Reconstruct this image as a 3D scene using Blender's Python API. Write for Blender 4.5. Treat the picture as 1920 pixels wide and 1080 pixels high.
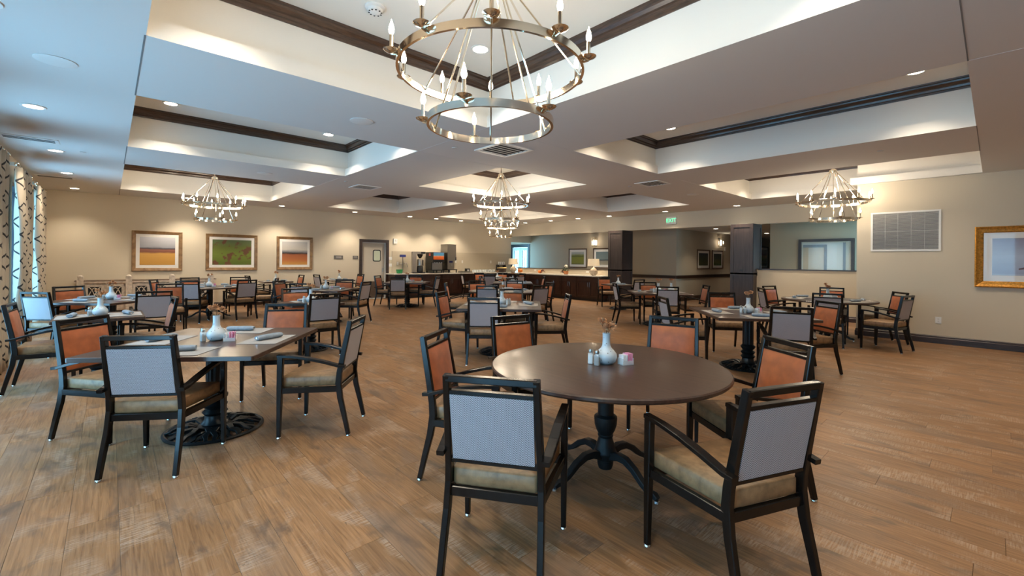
import bpy, math, random
from mathutils import Matrix, Vector
random.seed(7)
PI = math.pi; R = math.radians
S = bpy.context.scene
COL = S.collection
for o in list(bpy.data.objects): bpy.data.objects.remove(o)

# ------------------------------------------------------------------ camera, world, exposure
EYE = 1.42                                   # lens height; X runs along the picture wall, Y along the windows
YAW, ROLL, FPX = R(42.4022), R(0.55513), 827.415
cd = bpy.data.cameras.new('camera'); cam = bpy.data.objects.new('camera', cd); COL.objects.link(cam)
cd.sensor_fit = 'HORIZONTAL'; cd.sensor_width = 36.0; cd.lens = FPX / 1920 * 36; cd.shift_y = -51.443 / 1920
cd.clip_start = 0.05; cd.clip_end = 200
cam.matrix_world = Matrix.Translation((0, 0, EYE)) @ Matrix.Rotation(-YAW, 4, 'Z') @ Matrix.Rotation(PI / 2, 4, 'X') @ Matrix.Rotation(ROLL, 4, 'Z')
S.camera = cam
W = bpy.data.worlds.new('daylight'); S.world = W; W.use_nodes = True
bg = W.node_tree.nodes['Background']; bg.inputs[0].default_value = (0.28, 0.66, 1.0, 1); bg.inputs[1].default_value = 10.0
S.view_settings.view_transform = 'Standard'; S.view_settings.look = 'None'; S.view_settings.gamma = 1.0
S.view_settings.use_curve_mapping = False; S.view_settings.exposure = 0.14
S.cycles.use_denoising = True
S.cycles.sample_clamp_indirect = 6.0
S.cycles.max_bounces = 8; S.cycles.diffuse_bounces = 5; S.cycles.glossy_bounces = 4
S.cycles.caustics_reflective = False; S.cycles.caustics_refractive = False

WARM = (1.0, 0.85, 0.66)
P_DOWN, P_CHAND, P_TRAY, P_HALL = 138.0, 15.0, 85.0, 55.0

# ------------------------------------------------------------------ materials
MATS = {}
def principled(name):
    m = bpy.data.materials.new(name); m.use_nodes = True
    nt = m.node_tree; b = nt.nodes['Principled BSDF']; MATS[name] = m
    return m, nt, b
def node(nt, t, **kw):
    n = nt.nodes.new(t)
    for k, v in kw.items():
        if k == 'op': n.operation = v
        elif isinstance(k, str) and hasattr(n, k): setattr(n, k, v)
    return n
def link(nt, a, b): nt.links.new(a, b)
def plain(name, c, rough=0.5, metal=0.0, coat=0.0, emit=None, es=0.0, trans=0.0, alpha=1.0, var=0.0, vscale=8.0, bump=0.0, bscale=60.0, sheen=0.0, spec=None):
    m, nt, b = principled(name)
    b.inputs['Base Color'].default_value = (*c, 1); b.inputs['Roughness'].default_value = rough
    b.inputs['Metallic'].default_value = metal; b.inputs['Coat Weight'].default_value = coat
    b.inputs['Transmission Weight'].default_value = trans; b.inputs['Alpha'].default_value = alpha
    b.inputs['Sheen Weight'].default_value = sheen
    if spec is not None: b.inputs['Specular IOR Level'].default_value = spec
    if emit: b.inputs['Emission Color'].default_value = (*emit, 1); b.inputs['Emission Strength'].default_value = es
    if var or bump:
        tc = node(nt, 'ShaderNodeTexCoord')
    if var:
        nz = node(nt, 'ShaderNodeTexNoise'); nz.inputs['Scale'].default_value = vscale; nz.inputs['Detail'].default_value = 6
        rp = node(nt, 'ShaderNodeValToRGB')
        rp.color_ramp.elements[0].position = 0.3; rp.color_ramp.elements[1].position = 0.7
        rp.color_ramp.elements[0].color = (*[x * (1 - var) for x in c], 1); rp.color_ramp.elements[1].color = (*[min(1, x * (1 + var)) for x in c], 1)
        link(nt, tc.outputs['Object'], nz.inputs['Vector']); link(nt, nz.outputs['Fac'], rp.inputs['Fac']); link(nt, rp.outputs['Color'], b.inputs['Base Color'])
    if bump:
        n2 = node(nt, 'ShaderNodeTexNoise'); n2.inputs['Scale'].default_value = bscale; n2.inputs['Detail'].default_value = 4
        bp = node(nt, 'ShaderNodeBump'); bp.inputs['Strength'].default_value = bump; bp.inputs['Distance'].default_value = 0.01
        link(nt, tc.outputs['Object'], n2.inputs['Vector']); link(nt, n2.outputs['Fac'], bp.inputs['Height']); link(nt, bp.outputs['Normal'], b.inputs['Normal'])
    return m
def ramp(nt, fac, stops):
    rp = node(nt, 'ShaderNodeValToRGB'); e = rp.color_ramp.elements
    e[0].position, e[0].color = stops[0][0], (*stops[0][1], 1); e[1].position, e[1].color = stops[-1][0], (*stops[-1][1], 1)
    for p, c in stops[1:-1]:
        q = e.new(p); q.color = (*c, 1)
    link(nt, fac, rp.inputs['Fac']); return rp.outputs['Color']
def math_(nt, op, a, b=None, c=None):
    n = node(nt, 'ShaderNodeMath', op=op)
    for i, x in enumerate((a, b, c)):
        if x is None: continue
        if isinstance(x, (int, float)): n.inputs[i].default_value = x
        else: link(nt, x, n.inputs[i])
    return n.outputs[0]
def mixc(nt, fac, a, b):
    n = node(nt, 'ShaderNodeMix'); n.data_type = 'RGBA'
    ins = [s for s in n.inputs if s.name == 'Factor'][0], [s for s in n.inputs if s.name == 'A' and s.type == 'RGBA'][0], [s for s in n.inputs if s.name == 'B' and s.type == 'RGBA'][0]
    for x, s in zip((fac, a, b), ins):
        if isinstance(x, (int, float)): s.default_value = x
        elif isinstance(x, tuple): s.default_value = (*x, 1)
        else: link(nt, x, s)
    return [s for s in n.outputs if s.type == 'RGBA'][0]
def wood(name, dark, light, rough=0.35, scale=(30, 3, 30), coat=0.0, coord='Object', spec=0.5):
    m, nt, b = principled(name)
    tc = node(nt, 'ShaderNodeTexCoord'); mp = node(nt, 'ShaderNodeMapping'); mp.inputs['Scale'].default_value = scale
    nz = node(nt, 'ShaderNodeTexNoise'); nz.inputs['Scale'].default_value = 1.0; nz.inputs['Detail'].default_value = 8; nz.inputs['Distortion'].default_value = 0.6
    link(nt, tc.outputs[coord], mp.inputs['Vector']); link(nt, mp.outputs['Vector'], nz.inputs['Vector'])
    link(nt, ramp(nt, nz.outputs['Fac'], [(0.3, dark), (0.7, light)]), b.inputs['Base Color'])
    b.inputs['Roughness'].default_value = rough; b.inputs['Coat Weight'].default_value = coat; b.inputs['Coat Roughness'].default_value = 0.12
    b.inputs['Specular IOR Level'].default_value = spec
    return m
def floor_mat(name, island):
    m, nt, b = principled(name)
    geo = node(nt, 'ShaderNodeNewGeometry')
    if island: rnd = geo.outputs['Random Per Island']
    else: rnd = node(nt, 'ShaderNodeObjectInfo').outputs['Random']
    off = node(nt, 'ShaderNodeCombineXYZ'); link(nt, math_(nt, 'MULTIPLY', rnd, 37.0), off.inputs[0]); link(nt, math_(nt, 'MULTIPLY', rnd, 91.0), off.inputs[1])
    add = node(nt, 'ShaderNodeVectorMath'); add.operation = 'ADD'; link(nt, geo.outputs['Position'], add.inputs[0]); link(nt, off.outputs[0], add.inputs[1])
    def noise(scale, det, dist=0.0, rough=0.55):
        mp = node(nt, 'ShaderNodeMapping'); mp.inputs['Scale'].default_value = scale; link(nt, add.outputs[0], mp.inputs['Vector'])
        n = node(nt, 'ShaderNodeTexNoise'); n.inputs['Scale'].default_value = 1; n.inputs['Detail'].default_value = det; n.inputs['Distortion'].default_value = dist; n.inputs['Roughness'].default_value = rough
        link(nt, mp.outputs[0], n.inputs['Vector']); return n.outputs['Fac']
    grain = noise((70, 3.0, 1), 9, 0.8)
    col = ramp(nt, grain, [(0.28, (0.150, 0.074, 0.031)), (0.5, (0.250, 0.132, 0.059)), (0.74, (0.335, 0.188, 0.090))])
    tone = ramp(nt, rnd, [(0.0, (0.86, 0.85, 0.84)), (0.5, (1.0, 0.99, 0.98)), (1.0, (1.12, 1.10, 1.08))])
    mul = node(nt, 'ShaderNodeMix'); mul.data_type = 'RGBA'; mul.blend_type = 'MULTIPLY'; 
    fi = [s for s in mul.inputs if s.name == 'Factor'][0]; fi.default_value = 1.0
    A = [s for s in mul.inputs if s.name == 'A' and s.type == 'RGBA'][0]; B = [s for s in mul.inputs if s.name == 'B' and s.type == 'RGBA'][0]
    link(nt, col, A); link(nt, tone, B); col = [s for s in mul.outputs if s.type == 'RGBA'][0]
    # worn patches: pale scuffs with fine cross saw marks, dark knots
    patch = noise((4.2, 2.0, 1), 6, 0.7); saw = noise((9, 130, 1), 3, 0.2)
    pf = math_(nt, 'MULTIPLY', ramp(nt, patch, [(0.50, (0, 0, 0)), (0.64, (1, 1, 1))]), ramp(nt, saw, [(0.40, (0.0, 0.0, 0.0)), (0.60, (0.9, 0.9, 0.9))]))
    col = mixc(nt, math_(nt, 'MULTIPLY', pf, 0.62), col, (0.44, 0.35, 0.27))
    grey = noise((2.4, 1.1, 1), 5, 0.6)
    col = mixc(nt, math_(nt, 'MULTIPLY', ramp(nt, grey, [(0.52, (0, 0, 0)), (0.72, (1, 1, 1))]), 0.55), col, (0.17, 0.125, 0.095))
    knot = noise((26, 9, 1), 3, 0.6)
    col = mixc(nt, math_(nt, 'MULTIPLY', ramp(nt, knot, [(0.20, (1, 1, 1)), (0.27, (0, 0, 0))]), 0.8), col, (0.05, 0.03, 0.02))
    dk = noise((6.0, 2.4, 1), 6, 0.8)
    col = mixc(nt, math_(nt, 'MULTIPLY', ramp(nt, dk, [(0.32, (1, 1, 1)), (0.45, (0, 0, 0))]), 0.7), col, (0.10, 0.065, 0.045))
    link(nt, col, b.inputs['Base Color'])
    b.inputs['Roughness'].default_value = 0.42; b.inputs['Specular IOR Level'].default_value = 0.4
    bp = node(nt, 'ShaderNodeBump'); bp.inputs['Strength'].default_value = 0.12; bp.inputs['Distance'].default_value = 0.004
    link(nt, grain, bp.inputs['Height']); link(nt, bp.outputs[0], b.inputs['Normal'])
    return m
def herringbone(name):
    m, nt, b = principled(name)
    tc = node(nt, 'ShaderNodeTexCoord'); sp = node(nt, 'ShaderNodeSeparateXYZ'); link(nt, tc.outputs['Object'], sp.inputs[0])
    tri = math_(nt, 'PINGPONG', sp.outputs[0], 0.0135)
    ph = math_(nt, 'MULTIPLY', math_(nt, 'ADD', sp.outputs[2], math_(nt, 'MULTIPLY', tri, 1.0)), 2 * PI / 0.0082)
    s = math_(nt, 'SINE', ph)
    col = ramp(nt, math_(nt, 'MULTIPLY_ADD', s, 0.5, 0.5), [(0.34, (0.075, 0.062, 0.072)), (0.56, (0.56, 0.52, 0.54))])
    link(nt, col, b.inputs['Base Color']); b.inputs['Roughness'].default_value = 0.85; b.inputs['Sheen Weight'].default_value = 0.2
    return m
def curtain_mat(name):
    m, nt, b = principled(name)
    tc = node(nt, 'ShaderNodeTexCoord'); sp = node(nt, 'ShaderNodeSeparateXYZ'); link(nt, tc.outputs['UV'], sp.inputs[0])
    nz = node(nt, 'ShaderNodeTexNoise'); nz.inputs['Scale'].default_value = 45; nz.inputs['Detail'].default_value = 2; link(nt, tc.outputs['UV'], nz.inputs['Vector'])
    wob = math_(nt, 'MULTIPLY', math_(nt, 'SUBTRACT', nz.outputs['Fac'], 0.5), 0.022)
    u = math_(nt, 'ADD', sp.outputs[0], wob); v = sp.outputs[1]
    def lines(sign):
        w = math_(nt, 'FRACT', math_(nt, 'ADD', math_(nt, 'MULTIPLY', u, 1.7 * sign), math_(nt, 'MULTIPLY', v, 2.6)))
        return math_(nt, 'LESS_THAN', math_(nt, 'ABSOLUTE', math_(nt, 'SUBTRACT', w, 0.5)), 0.036)
    k = math_(nt, 'MAXIMUM', lines(1), lines(-1))
    link(nt, mixc(nt, k, (0.50, 0.43, 0.33), (0.025, 0.023, 0.025)), b.inputs['Base Color'])
    b.inputs['Roughness'].default_value = 0.9
    tr = node(nt, 'ShaderNodeBsdfTranslucent'); tr.inputs[0].default_value = (0.6, 0.54, 0.44, 1)
    mx = node(nt, 'ShaderNodeMixShader'); mx.inputs[0].default_value = 0.05
    link(nt, b.outputs[0], mx.inputs[1]); link(nt, tr.outputs[0], mx.inputs[2]); link(nt, mx.outputs[0], nt.nodes['Material Output'].inputs[0])
    return m
def landscape(name, stops, axis=2, lo=-0.4, hi=0.4, dist=0.06, scale=3.0, blotch=None):
    """bands of colour up the sheet, edges broken by noise; coordinates are the print's own"""
    m, nt, b = principled(name)
    tc = node(nt, 'ShaderNodeTexCoord'); sp = node(nt, 'ShaderNodeSeparateXYZ'); link(nt, tc.outputs['Object'], sp.inputs[0])
    mp = node(nt, 'ShaderNodeMapping'); mp.inputs['Scale'].default_value = (1, 1, 4); link(nt, tc.outputs['Object'], mp.inputs['Vector'])
    nz = node(nt, 'ShaderNodeTexNoise'); nz.inputs['Scale'].default_value = scale; nz.inputs['Detail'].default_value = 7; link(nt, mp.outputs[0], nz.inputs['Vector'])
    t = math_(nt, 'DIVIDE', math_(nt, 'SUBTRACT', sp.outputs[axis], lo), hi - lo)
    t = math_(nt, 'ADD', t, math_(nt, 'MULTIPLY', math_(nt, 'SUBTRACT', nz.outputs['Fac'], 0.5), dist * 4))
    col = ramp(nt, t, stops)
    if blotch:
        n2 = node(nt, 'ShaderNodeTexNoise'); n2.inputs['Scale'].default_value = blotch[0]; n2.inputs['Detail'].default_value = 5; link(nt, tc.outputs['Object'], n2.inputs['Vector'])
        col = mixc(nt, ramp(nt, n2.outputs['Fac'], [(blotch[1], (0, 0, 0)), (blotch[1] + 0.06, (1, 1, 1))]), col, blotch[2])
    link(nt, col, b.inputs['Base Color']); b.inputs['Roughness'].default_value = 0.25; b.inputs['Coat Weight'].default_value = 0.5; b.inputs['Coat Roughness'].default_value = 0.03
    return m

wallp = plain('beige wall paint', (0.62, 0.55, 0.43), 0.7, bump=0.05, bscale=150)
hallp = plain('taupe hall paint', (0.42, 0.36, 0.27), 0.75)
halfp = plain('pale half wall paint', (0.55, 0.48, 0.36), 0.7)
ceilp = plain('dimmed ceiling white', (0.70, 0.69, 0.67), 0.85)  # the trays' white with the flat ceiling's shade put into the colour
trayp = plain('white tray paint', (0.86, 0.83, 0.77), 0.8)
darkw = wood('espresso trim', (0.020, 0.010, 0.006), (0.052, 0.026, 0.015), 0.32, (4, 4, 60))
mould = wood('crown moulding stain', (0.030, 0.014, 0.008), (0.085, 0.042, 0.024), 0.3, (8, 8, 120), coat=0.3)
cabw = wood('cabinet wood', (0.016, 0.006, 0.004), (0.048, 0.019, 0.011), 0.32, (20, 20, 3))
colw = wood('pillar wood', (0.020, 0.013, 0.012), (0.045, 0.030, 0.026), 0.4, (25, 25, 2))
framec = wood('chair frame finish', (0.0035, 0.0028, 0.0025), (0.010, 0.0075, 0.006), 0.22, (60, 60, 8), spec=0.34)
topw = wood('table top walnut', (0.036, 0.018, 0.012), (0.070, 0.038, 0.026), 0.30, (50, 2.5, 10), coat=0.15)
iron = plain('black cast iron', (0.012, 0.015, 0.017), 0.35, 0.4)
ironm = plain('matt black pedestal', (0.010, 0.013, 0.015), 0.5, 0.2)
tan = plain('tan vinyl', (0.27, 0.158, 0.076), 0.45, var=0.30, vscale=26, bump=0.1, bscale=60)
orange = plain('burnt orange vinyl', (0.36, 0.092, 0.022), 0.5, var=0.2, vscale=14, sheen=0.15)
herr = herringbone('herringbone fabric')
chrome = plain('chrome glide', (0.75, 0.76, 0.78), 0.2, 1.0)
nickel = plain('polished nickel', (0.82, 0.74, 0.62), 0.12, 1.0)
bulbm = plain('candle bulb glow', (1, 0.9, 0.75), 0.3, emit=(1.0, 0.80, 0.55), es=55.0)
sbulb = plain('sconce bulb glow', (1, 0.9, 0.75), 0.3, emit=(1.0, 0.80, 0.55), es=14.0)
lens = plain('downlight lens', (1, 1, 1), 0.4, emit=(1.0, 0.84, 0.62), es=22.0)
white = plain('white enamel', (0.80, 0.80, 0.78), 0.45)
ivory = plain('ivory plate', (0.72, 0.69, 0.62), 0.5)
grillem = plain('white grille louvre', (0.62, 0.62, 0.60), 0.5)
dark = plain('dark void', (0.02, 0.02, 0.02), 0.8)
vasem = plain('speckled white glaze', (0.52, 0.59, 0.63), 0.35, coat=0.3)
nt = vasem.node_tree; bb = nt.nodes['Principled BSDF']; tcv = node(nt, 'ShaderNodeTexCoord'); vo = node(nt, 'ShaderNodeTexVoronoi'); vo.inputs['Scale'].default_value = 38
link(nt, tcv.outputs['Object'], vo.inputs['Vector']); link(nt, ramp(nt, vo.outputs['Distance'], [(0.12, (0.22, 0.21, 0.20)), (0.2, (0.52, 0.59, 0.63))]), bb.inputs['Base Color'])
petal = plain('dried peach petals', (0.52, 0.27, 0.13), 0.8, var=0.3, vscale=60)
stemm = plain('dry brown stems', (0.16, 0.09, 0.04), 0.8)
glassm = plain('clear glass', (0.85, 0.9, 0.9), 0.05, trans=0.0, alpha=0.35)
saltm = plain('white salt', (0.85, 0.85, 0.83), 0.7)
pepm = plain('ground pepper', (0.13, 0.11, 0.09), 0.8)
pinkm = plain('pink paper packets', (0.80, 0.36, 0.52), 0.7)
paper = plain('white paper packets', (0.82, 0.82, 0.82), 0.7)
matm = plain('grey woven placemat', (0.35, 0.33, 0.31), 0.85, bump=0.2, bscale=220)
napm = plain('blue grey napkin cloth', (0.24, 0.29, 0.34), 0.9, var=0.15, vscale=30)
quartz = plain('pale quartz counter', (0.72, 0.68, 0.60), 0.2, var=0.06, vscale=30)
tile = plain('beige backsplash tile', (0.50, 0.43, 0.32), 0.35)
steel = plain('brushed steel', (0.42, 0.40, 0.37), 0.3, 1.0)
black = plain('black plastic', (0.008, 0.008, 0.009), 0.35)
bronze = plain('dark bronze window frame', (0.030, 0.035, 0.045), 0.35)
winglass = plain('window glass', (0.8, 0.9, 1.0), 0.03, alpha=0.12)
curtm = curtain_mat('trellis curtain cloth')
bframe = wood('bronze gold picture frame', (0.16, 0.085, 0.035), (0.33, 0.20, 0.09), 0.35, (8, 8, 8))
goldf = plain('ornate gold leaf', (0.55, 0.27, 0.05), 0.35, 0.7, var=0.35, vscale=40, bump=0.6, bscale=50)
walnutf = plain('thin brown picture frame', (0.10, 0.055, 0.03), 0.4)
matboard = plain('white mat board', (0.78, 0.76, 0.72), 0.5, coat=0.4)
chalk = plain('whitewashed carved wood', (0.62, 0.55, 0.46), 0.8, var=0.22, vscale=18)
plateg = plain('grey sign plate', (0.13, 0.12, 0.11), 0.5)
signt = plain('pale sign lettering', (0.7, 0.68, 0.62), 0.5)
exitw = plain('exit sign housing', (0.75, 0.76, 0.72), 0.5)
exitg = plain('exit letters glow', (0.1, 0.9, 0.5), 0.5, emit=(0.10, 0.85, 0.42), es=1.2)
greenp = plain('green plastic', (0.01, 0.20, 0.06), 0.4)
bluep = plain('blue label', (0.02, 0.025, 0.16), 0.4)
shadem = plain('linen lamp shade', (0.70, 0.60, 0.44), 0.8, emit=(1.0, 0.72, 0.42), es=0.22)
stonem = plain('ribbed stoneware', (0.40, 0.33, 0.25), 0.8)
pumpk = plain('pumpkin orange', (0.62, 0.17, 0.02), 0.5)
potm = plain('terracotta glaze', (0.40, 0.14, 0.04), 0.5)
leafm = plain('dark foliage', (0.05, 0.07, 0.025), 0.7)
rustleaf = plain('rust leaves', (0.12, 0.035, 0.02), 0.7)
creamf = plain('cream flowers', (0.75, 0.66, 0.50), 0.7)
wick = plain('dark wicker', (0.05, 0.03, 0.02), 0.7)
linen = plain('yellow linen', (0.62, 0.48, 0.20), 0.8)
mirror = plain('mirror glass', (0.85, 0.86, 0.86), 0.02, 1.0)
doorp = plain('warm grey door paint', (0.50, 0.46, 0.39), 0.5)
jambp = plain('cool white door jamb', (0.62, 0.64, 0.64), 0.5)
kick = plain('brown kick plate', (0.10, 0.07, 0.05), 0.4)
frost = plain('frosted green glass', (0.55, 0.62, 0.48), 0.4)
plankm = floor_mat('vinyl wood plank', False); plankfar = floor_mat('vinyl wood plank beyond', True)
under = plain('floor joint line', (0.16, 0.09, 0.05), 0.7)

# ------------------------------------------------------------------ mesh helpers
class MB:
    def __init__(s): s.v = []; s.f = []; s.uv = None
    def add(s, vs, fs):
        k = len(s.v); s.v += [tuple(x) for x in vs]; s.f += [tuple(i + k for i in f) for f in fs]; return s
    def box(s, x0, x1, y0, y1, z0, z1):
        return s.add([(x0, y0, z0), (x1, y0, z0), (x1, y1, z0), (x0, y1, z0), (x0, y0, z1), (x1, y0, z1), (x1, y1, z1), (x0, y1, z1)],
                     [(3, 2, 1, 0), (4, 5, 6, 7), (0, 1, 5, 4), (1, 2, 6, 5), (2, 3, 7, 6), (3, 0, 4, 7)])
    def cbox(s, x, y, z, sx, sy, sz): return s.box(x - sx / 2, x + sx / 2, y - sy / 2, y + sy / 2, z - sz / 2, z + sz / 2)
    def loops(s, rings, cap0=True, cap1=True, closed=True):
        n = len(rings[0]); k = len(s.v)
        for r in rings: s.v += [tuple(p) for p in r]
        for i in range(len(rings) - 1):
            for j in range(n if closed else n - 1):
                a = k + i * n + j; b = k + i * n + (j + 1) % n
                s.f.append((a, b, b + n, a + n))
        if cap0: s.f.append(tuple(k + j for j in range(n))[::-1])
        if cap1: s.f.append(tuple(k + (len(rings) - 1) * n + j for j in range(n)))
        return s
    def lathe(s, prof, n=16, cx=0, cy=0, flute=0.0, nf=12):
        rings = []
        for r, z in prof:
            rings.append([(cx + (r + (flute * r * (0.5 + 0.5 * math.cos(nf * 2 * PI * j / n)) if flute else 0)) * math.cos(2 * PI * j / n),
                           cy + (r + (flute * r * (0.5 + 0.5 * math.cos(nf * 2 * PI * j / n)) if flute else 0)) * math.sin(2 * PI * j / n), z) for j in range(n)])
        return s.loops(rings)
    def tube(s, path, rad, n=8):
        P = [Vector(p) for p in path]; rings = []
        for i, p in enumerate(P):
            t = (P[min(i + 1, len(P) - 1)] - P[max(i - 1, 0)]).normalized()
            a = Vector((0, 0, 1)) if abs(t.z) < 0.9 else Vector((1, 0, 0))
            x = t.cross(a).normalized(); y = t.cross(x)
            r = rad[i] if isinstance(rad, (list, tuple)) else rad
            rings.append([p + (x * math.cos(2 * PI * j / n) + y * math.sin(2 * PI * j / n)) * r for j in range(n)])
        return s.loops(rings)
    def bar(s, path, side, w, h):
        """rectangular section swept along path; side = width direction; w, h numbers or lists"""
        P = [Vector(p) for p in path]; sd = Vector(side).normalized(); rings = []
        for i, p in enumerate(P):
            t = (P[min(i + 1, len(P) - 1)] - P[max(i - 1, 0)]).normalized(); up = sd.cross(t).normalized()
            ww = (w[i] if isinstance(w, (list, tuple)) else w) / 2; hh = (h[i] if isinstance(h, (list, tuple)) else h) / 2
            c = min(ww, hh) * 0.25
            rings.append([p + sd * a + up * b for a, b in ((ww - c, -hh), (ww, -hh + c), (ww, hh - c), (ww - c, hh), (-ww + c, hh), (-ww, hh - c), (-ww, -hh + c), (-ww + c, -hh))])
        return s.loops(rings)
    def sphere(s, x, y, z, rx, ry=None, rz=None, n=10, m=6):
        ry = ry or rx; rz = rz or rx
        rings = [[(x + rx * math.sin(PI * i / m) * math.cos(2 * PI * j / n), y + ry * math.sin(PI * i / m) * math.sin(2 * PI * j / n), z - rz * math.cos(PI * i / m)) for j in range(n)] for i in range(1, m)]
        k = len(s.v); s.loops(rings, False, False)
        b = len(s.v); s.v += [(x, y, z - rz), (x, y, z + rz)]
        for j in range(n):
            s.f.append((b, k + (j + 1) % n, k + j)); q = k + (m - 2) * n; s.f.append((b + 1, q + j, q + (j + 1) % n))
        return s
    def rrect(s, hx, hy, z0, z1, r=0.02, n=4, cx=0, cy=0, ease=0.006, hx2=None):
        """rounded rectangular slab; hx2 = half width at the -y end (trapezoid)"""
        def ring(d, z):
            out = []
            for (sx, sy, a0) in ((1, 1, 0), (-1, 1, 90), (-1, -1, 180), (1, -1, 270)):
                hw = (hx if sy > 0 or hx2 is None else hx2)
                for i in range(n + 1):
                    a = R(a0 + 90 * i / n); out.append((cx + sx * (hw - r) + (r - d) * math.cos(a), cy + sy * (hy - r) + (r - d) * math.sin(a), z))
            return out
        return s.loops([ring(ease, z0), ring(0, z0 + ease), ring(0, z1 - ease), ring(ease, z1)])
    def mesh(s, name, m, smooth=35):
        me = bpy.data.meshes.new(name); me.from_pydata(s.v, [], s.f); me.materials.append(m)
        if s.uv:
            ul = me.uv_layers.new(name='UVMap')
            for l in me.loops: ul.data[l.index].uv = s.uv[l.vertex_index]
        if smooth:
            me.polygons.foreach_set('use_smooth', [True] * len(me.polygons)); me.set_sharp_from_angle(angle=R(smooth))
        me.update(); return me
    def build(s, name, m, parent=None, loc=None, rz=None, smooth=35):
        return put(name, s.mesh(name, m, smooth), parent, loc, rz)
def put(name, me, parent=None, loc=None, rz=None):
    o = bpy.data.objects.new(name, me); COL.objects.link(o)
    if parent: o.parent = parent
    if loc: o.location = loc
    if rz: o.rotation_euler = (0, 0, rz)
    return o
def thing(name, label, cat, loc=(0, 0, 0), rz=0, group=None):
    o = bpy.data.objects.new(name, None); COL.objects.link(o); o.location = loc; o.rotation_euler = (0, 0, rz); o.empty_display_size = 0.1
    return tag(o, label, cat, group)
def tag(o, label, cat, group=None):
    o['label'] = label; o['category'] = cat
    if group: o['group'] = group
    return o
def struct(o): o['kind'] = 'structure'; return o
KIDS = {}
def remember(o): KIDS[o.name] = [(c, [g for g in bpy.data.objects if g.parent == c]) for c in bpy.data.objects if c.parent == o]; return o
def dup(root, loc, rz, label, group=None, swap=None):
    r = root.copy(); COL.objects.link(r); r.location = loc; r.rotation_euler = (0, 0, rz); r['label'] = label
    if group: r['group'] = group
    for ch, gs in KIDS[root.name]:
        c = ch.copy(); COL.objects.link(c); c.parent = r
        for g in gs:
            d = g.copy(); COL.objects.link(d); d.parent = c
    return r
def lamp(name, kind, loc, energy, color, parent=None, size=0.05, angle=None, blend=0.6, rot=None):
    l = bpy.data.lights.new(name, kind); l.energy = energy; l.color = color
    if kind == 'SPOT': l.spot_size = angle; l.spot_blend = blend; l.shadow_soft_size = size
    elif kind == 'POINT': l.shadow_soft_size = size
    o = bpy.data.objects.new(name, l); COL.objects.link(o); o.location = loc
    if rot: o.rotation_euler = rot
    if parent: o.parent = parent
    return o
def text_mesh(body, size, m, depth=0.002):
    cu = bpy.data.curves.new('lettering', 'FONT'); cu.body = body; cu.size = size; cu.align_x = 'CENTER'; cu.align_y = 'CENTER'; cu.extrude = depth
    o = bpy.data.objects.new('lettering', cu); COL.objects.link(o); dg = bpy.context.evaluated_depsgraph_get(); dg.update()
    me = bpy.data.meshes.new_from_object(o.evaluated_get(dg)); bpy.data.objects.remove(o); bpy.data.curves.remove(cu)
    me.materials.clear(); me.materials.append(m); return me

# ------------------------------------------------------------------ room shell
ZC, ZT = 2.996, 3.596                        # main ceiling, tray ceiling
U0, UB, UC, VA, VN = -1.15, 13.3, 11.05, 15.1, -4.0
# floor and planks (run along Y)
fb = MB().box(U0 - 0.2, 26, VN - 0.2, 17.4, -0.06, -0.006).build('floor', under, smooth=0); struct(fb)
PW, PL = 0.20, 1.22
proto = MB().rrect(PW / 2 - 0.0006, PL / 2 - 0.0006, -0.006, 0.0, 0.002, 1, ease=0.0006).mesh('plank', plankm, 0)
cells = []
ca, sa = math.cos(YAW), math.sin(YAW)
rr = random.Random(3)
for i in range(int((26 - U0) / PW) + 1):
    x = U0 + PW * (i + 0.5); y = VN - rr.random() * PL
    while y < 17.3:
        yc = y + PL / 2; d = x * sa + yc * ca; rt = x * ca - yc * sa
        vis = d > 1.2 and abs(rt) < d * 1.25
        if x < UB + 0.2 or yc > 1.8: cells.append((d if vis else 999 + abs(d), x, yc))
        y += PL
cells.sort()
for d, x, y in cells[:300]: put('plank', proto, fb, (x, y, 0))
fm = MB()
for d, x, y in cells[300:]: fm.rrect(PW / 2 - 0.0006, PL / 2 - 0.0006, -0.006, 0.0, 0.002, 1, cx=x, cy=y, ease=0.0006)
fo = fm.build('plank_field', plankfar, fb, smooth=0); fo['kind'] = 'stuff'

# ceiling with recessed trays
TU = [(0.183, 3.303), (4.886, 7.232), (8.849, 11.746)]
TV = [(0.156, 4.080), (5.659, 8.354), (9.976, 13.721)]
polys = []
for i, (v0, v1) in enumerate(TV):
    for j, (u0, u1) in enumerate(TU):
        if (i, j) == (0, 2): polys.append([(u0, v0), (10.95, v0), (10.95, 1.97), (u1, 1.97), (u1, v1), (u0, v1)])
        else: polys.append([(u0, v0), (u1, v0), (u1, v1), (u0, v1)])
us = sorted({U0 - 0.15, UB + 0.15, 10.95} | {x for t in TU for x in t}); vs = sorted({VN - 0.15, VA + 0.15, 1.97} | {x for t in TV for x in t})
def inside(p, x, y):
    c = False
    for k in range(len(p)):
        (x0, y0), (x1, y1) = p[k], p[k - 1]
        if (y0 > y) != (y1 > y) and x < (x1 - x0) * (y - y0) / (y1 - y0) + x0: c = not c
    return c
cm = MB()
for a, b in zip(us, us[1:]):
    for c, d in zip(vs, vs[1:]):
        if any(inside(p, (a + b) / 2, (c + d) / 2) for p in polys): continue
        cm.add([(a, c, ZC), (b, c, ZC), (b, d, ZC), (a, d, ZC)], [(3, 2, 1, 0)])
ceil = struct(cm.build('ceiling', ceilp, smooth=0))
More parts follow.
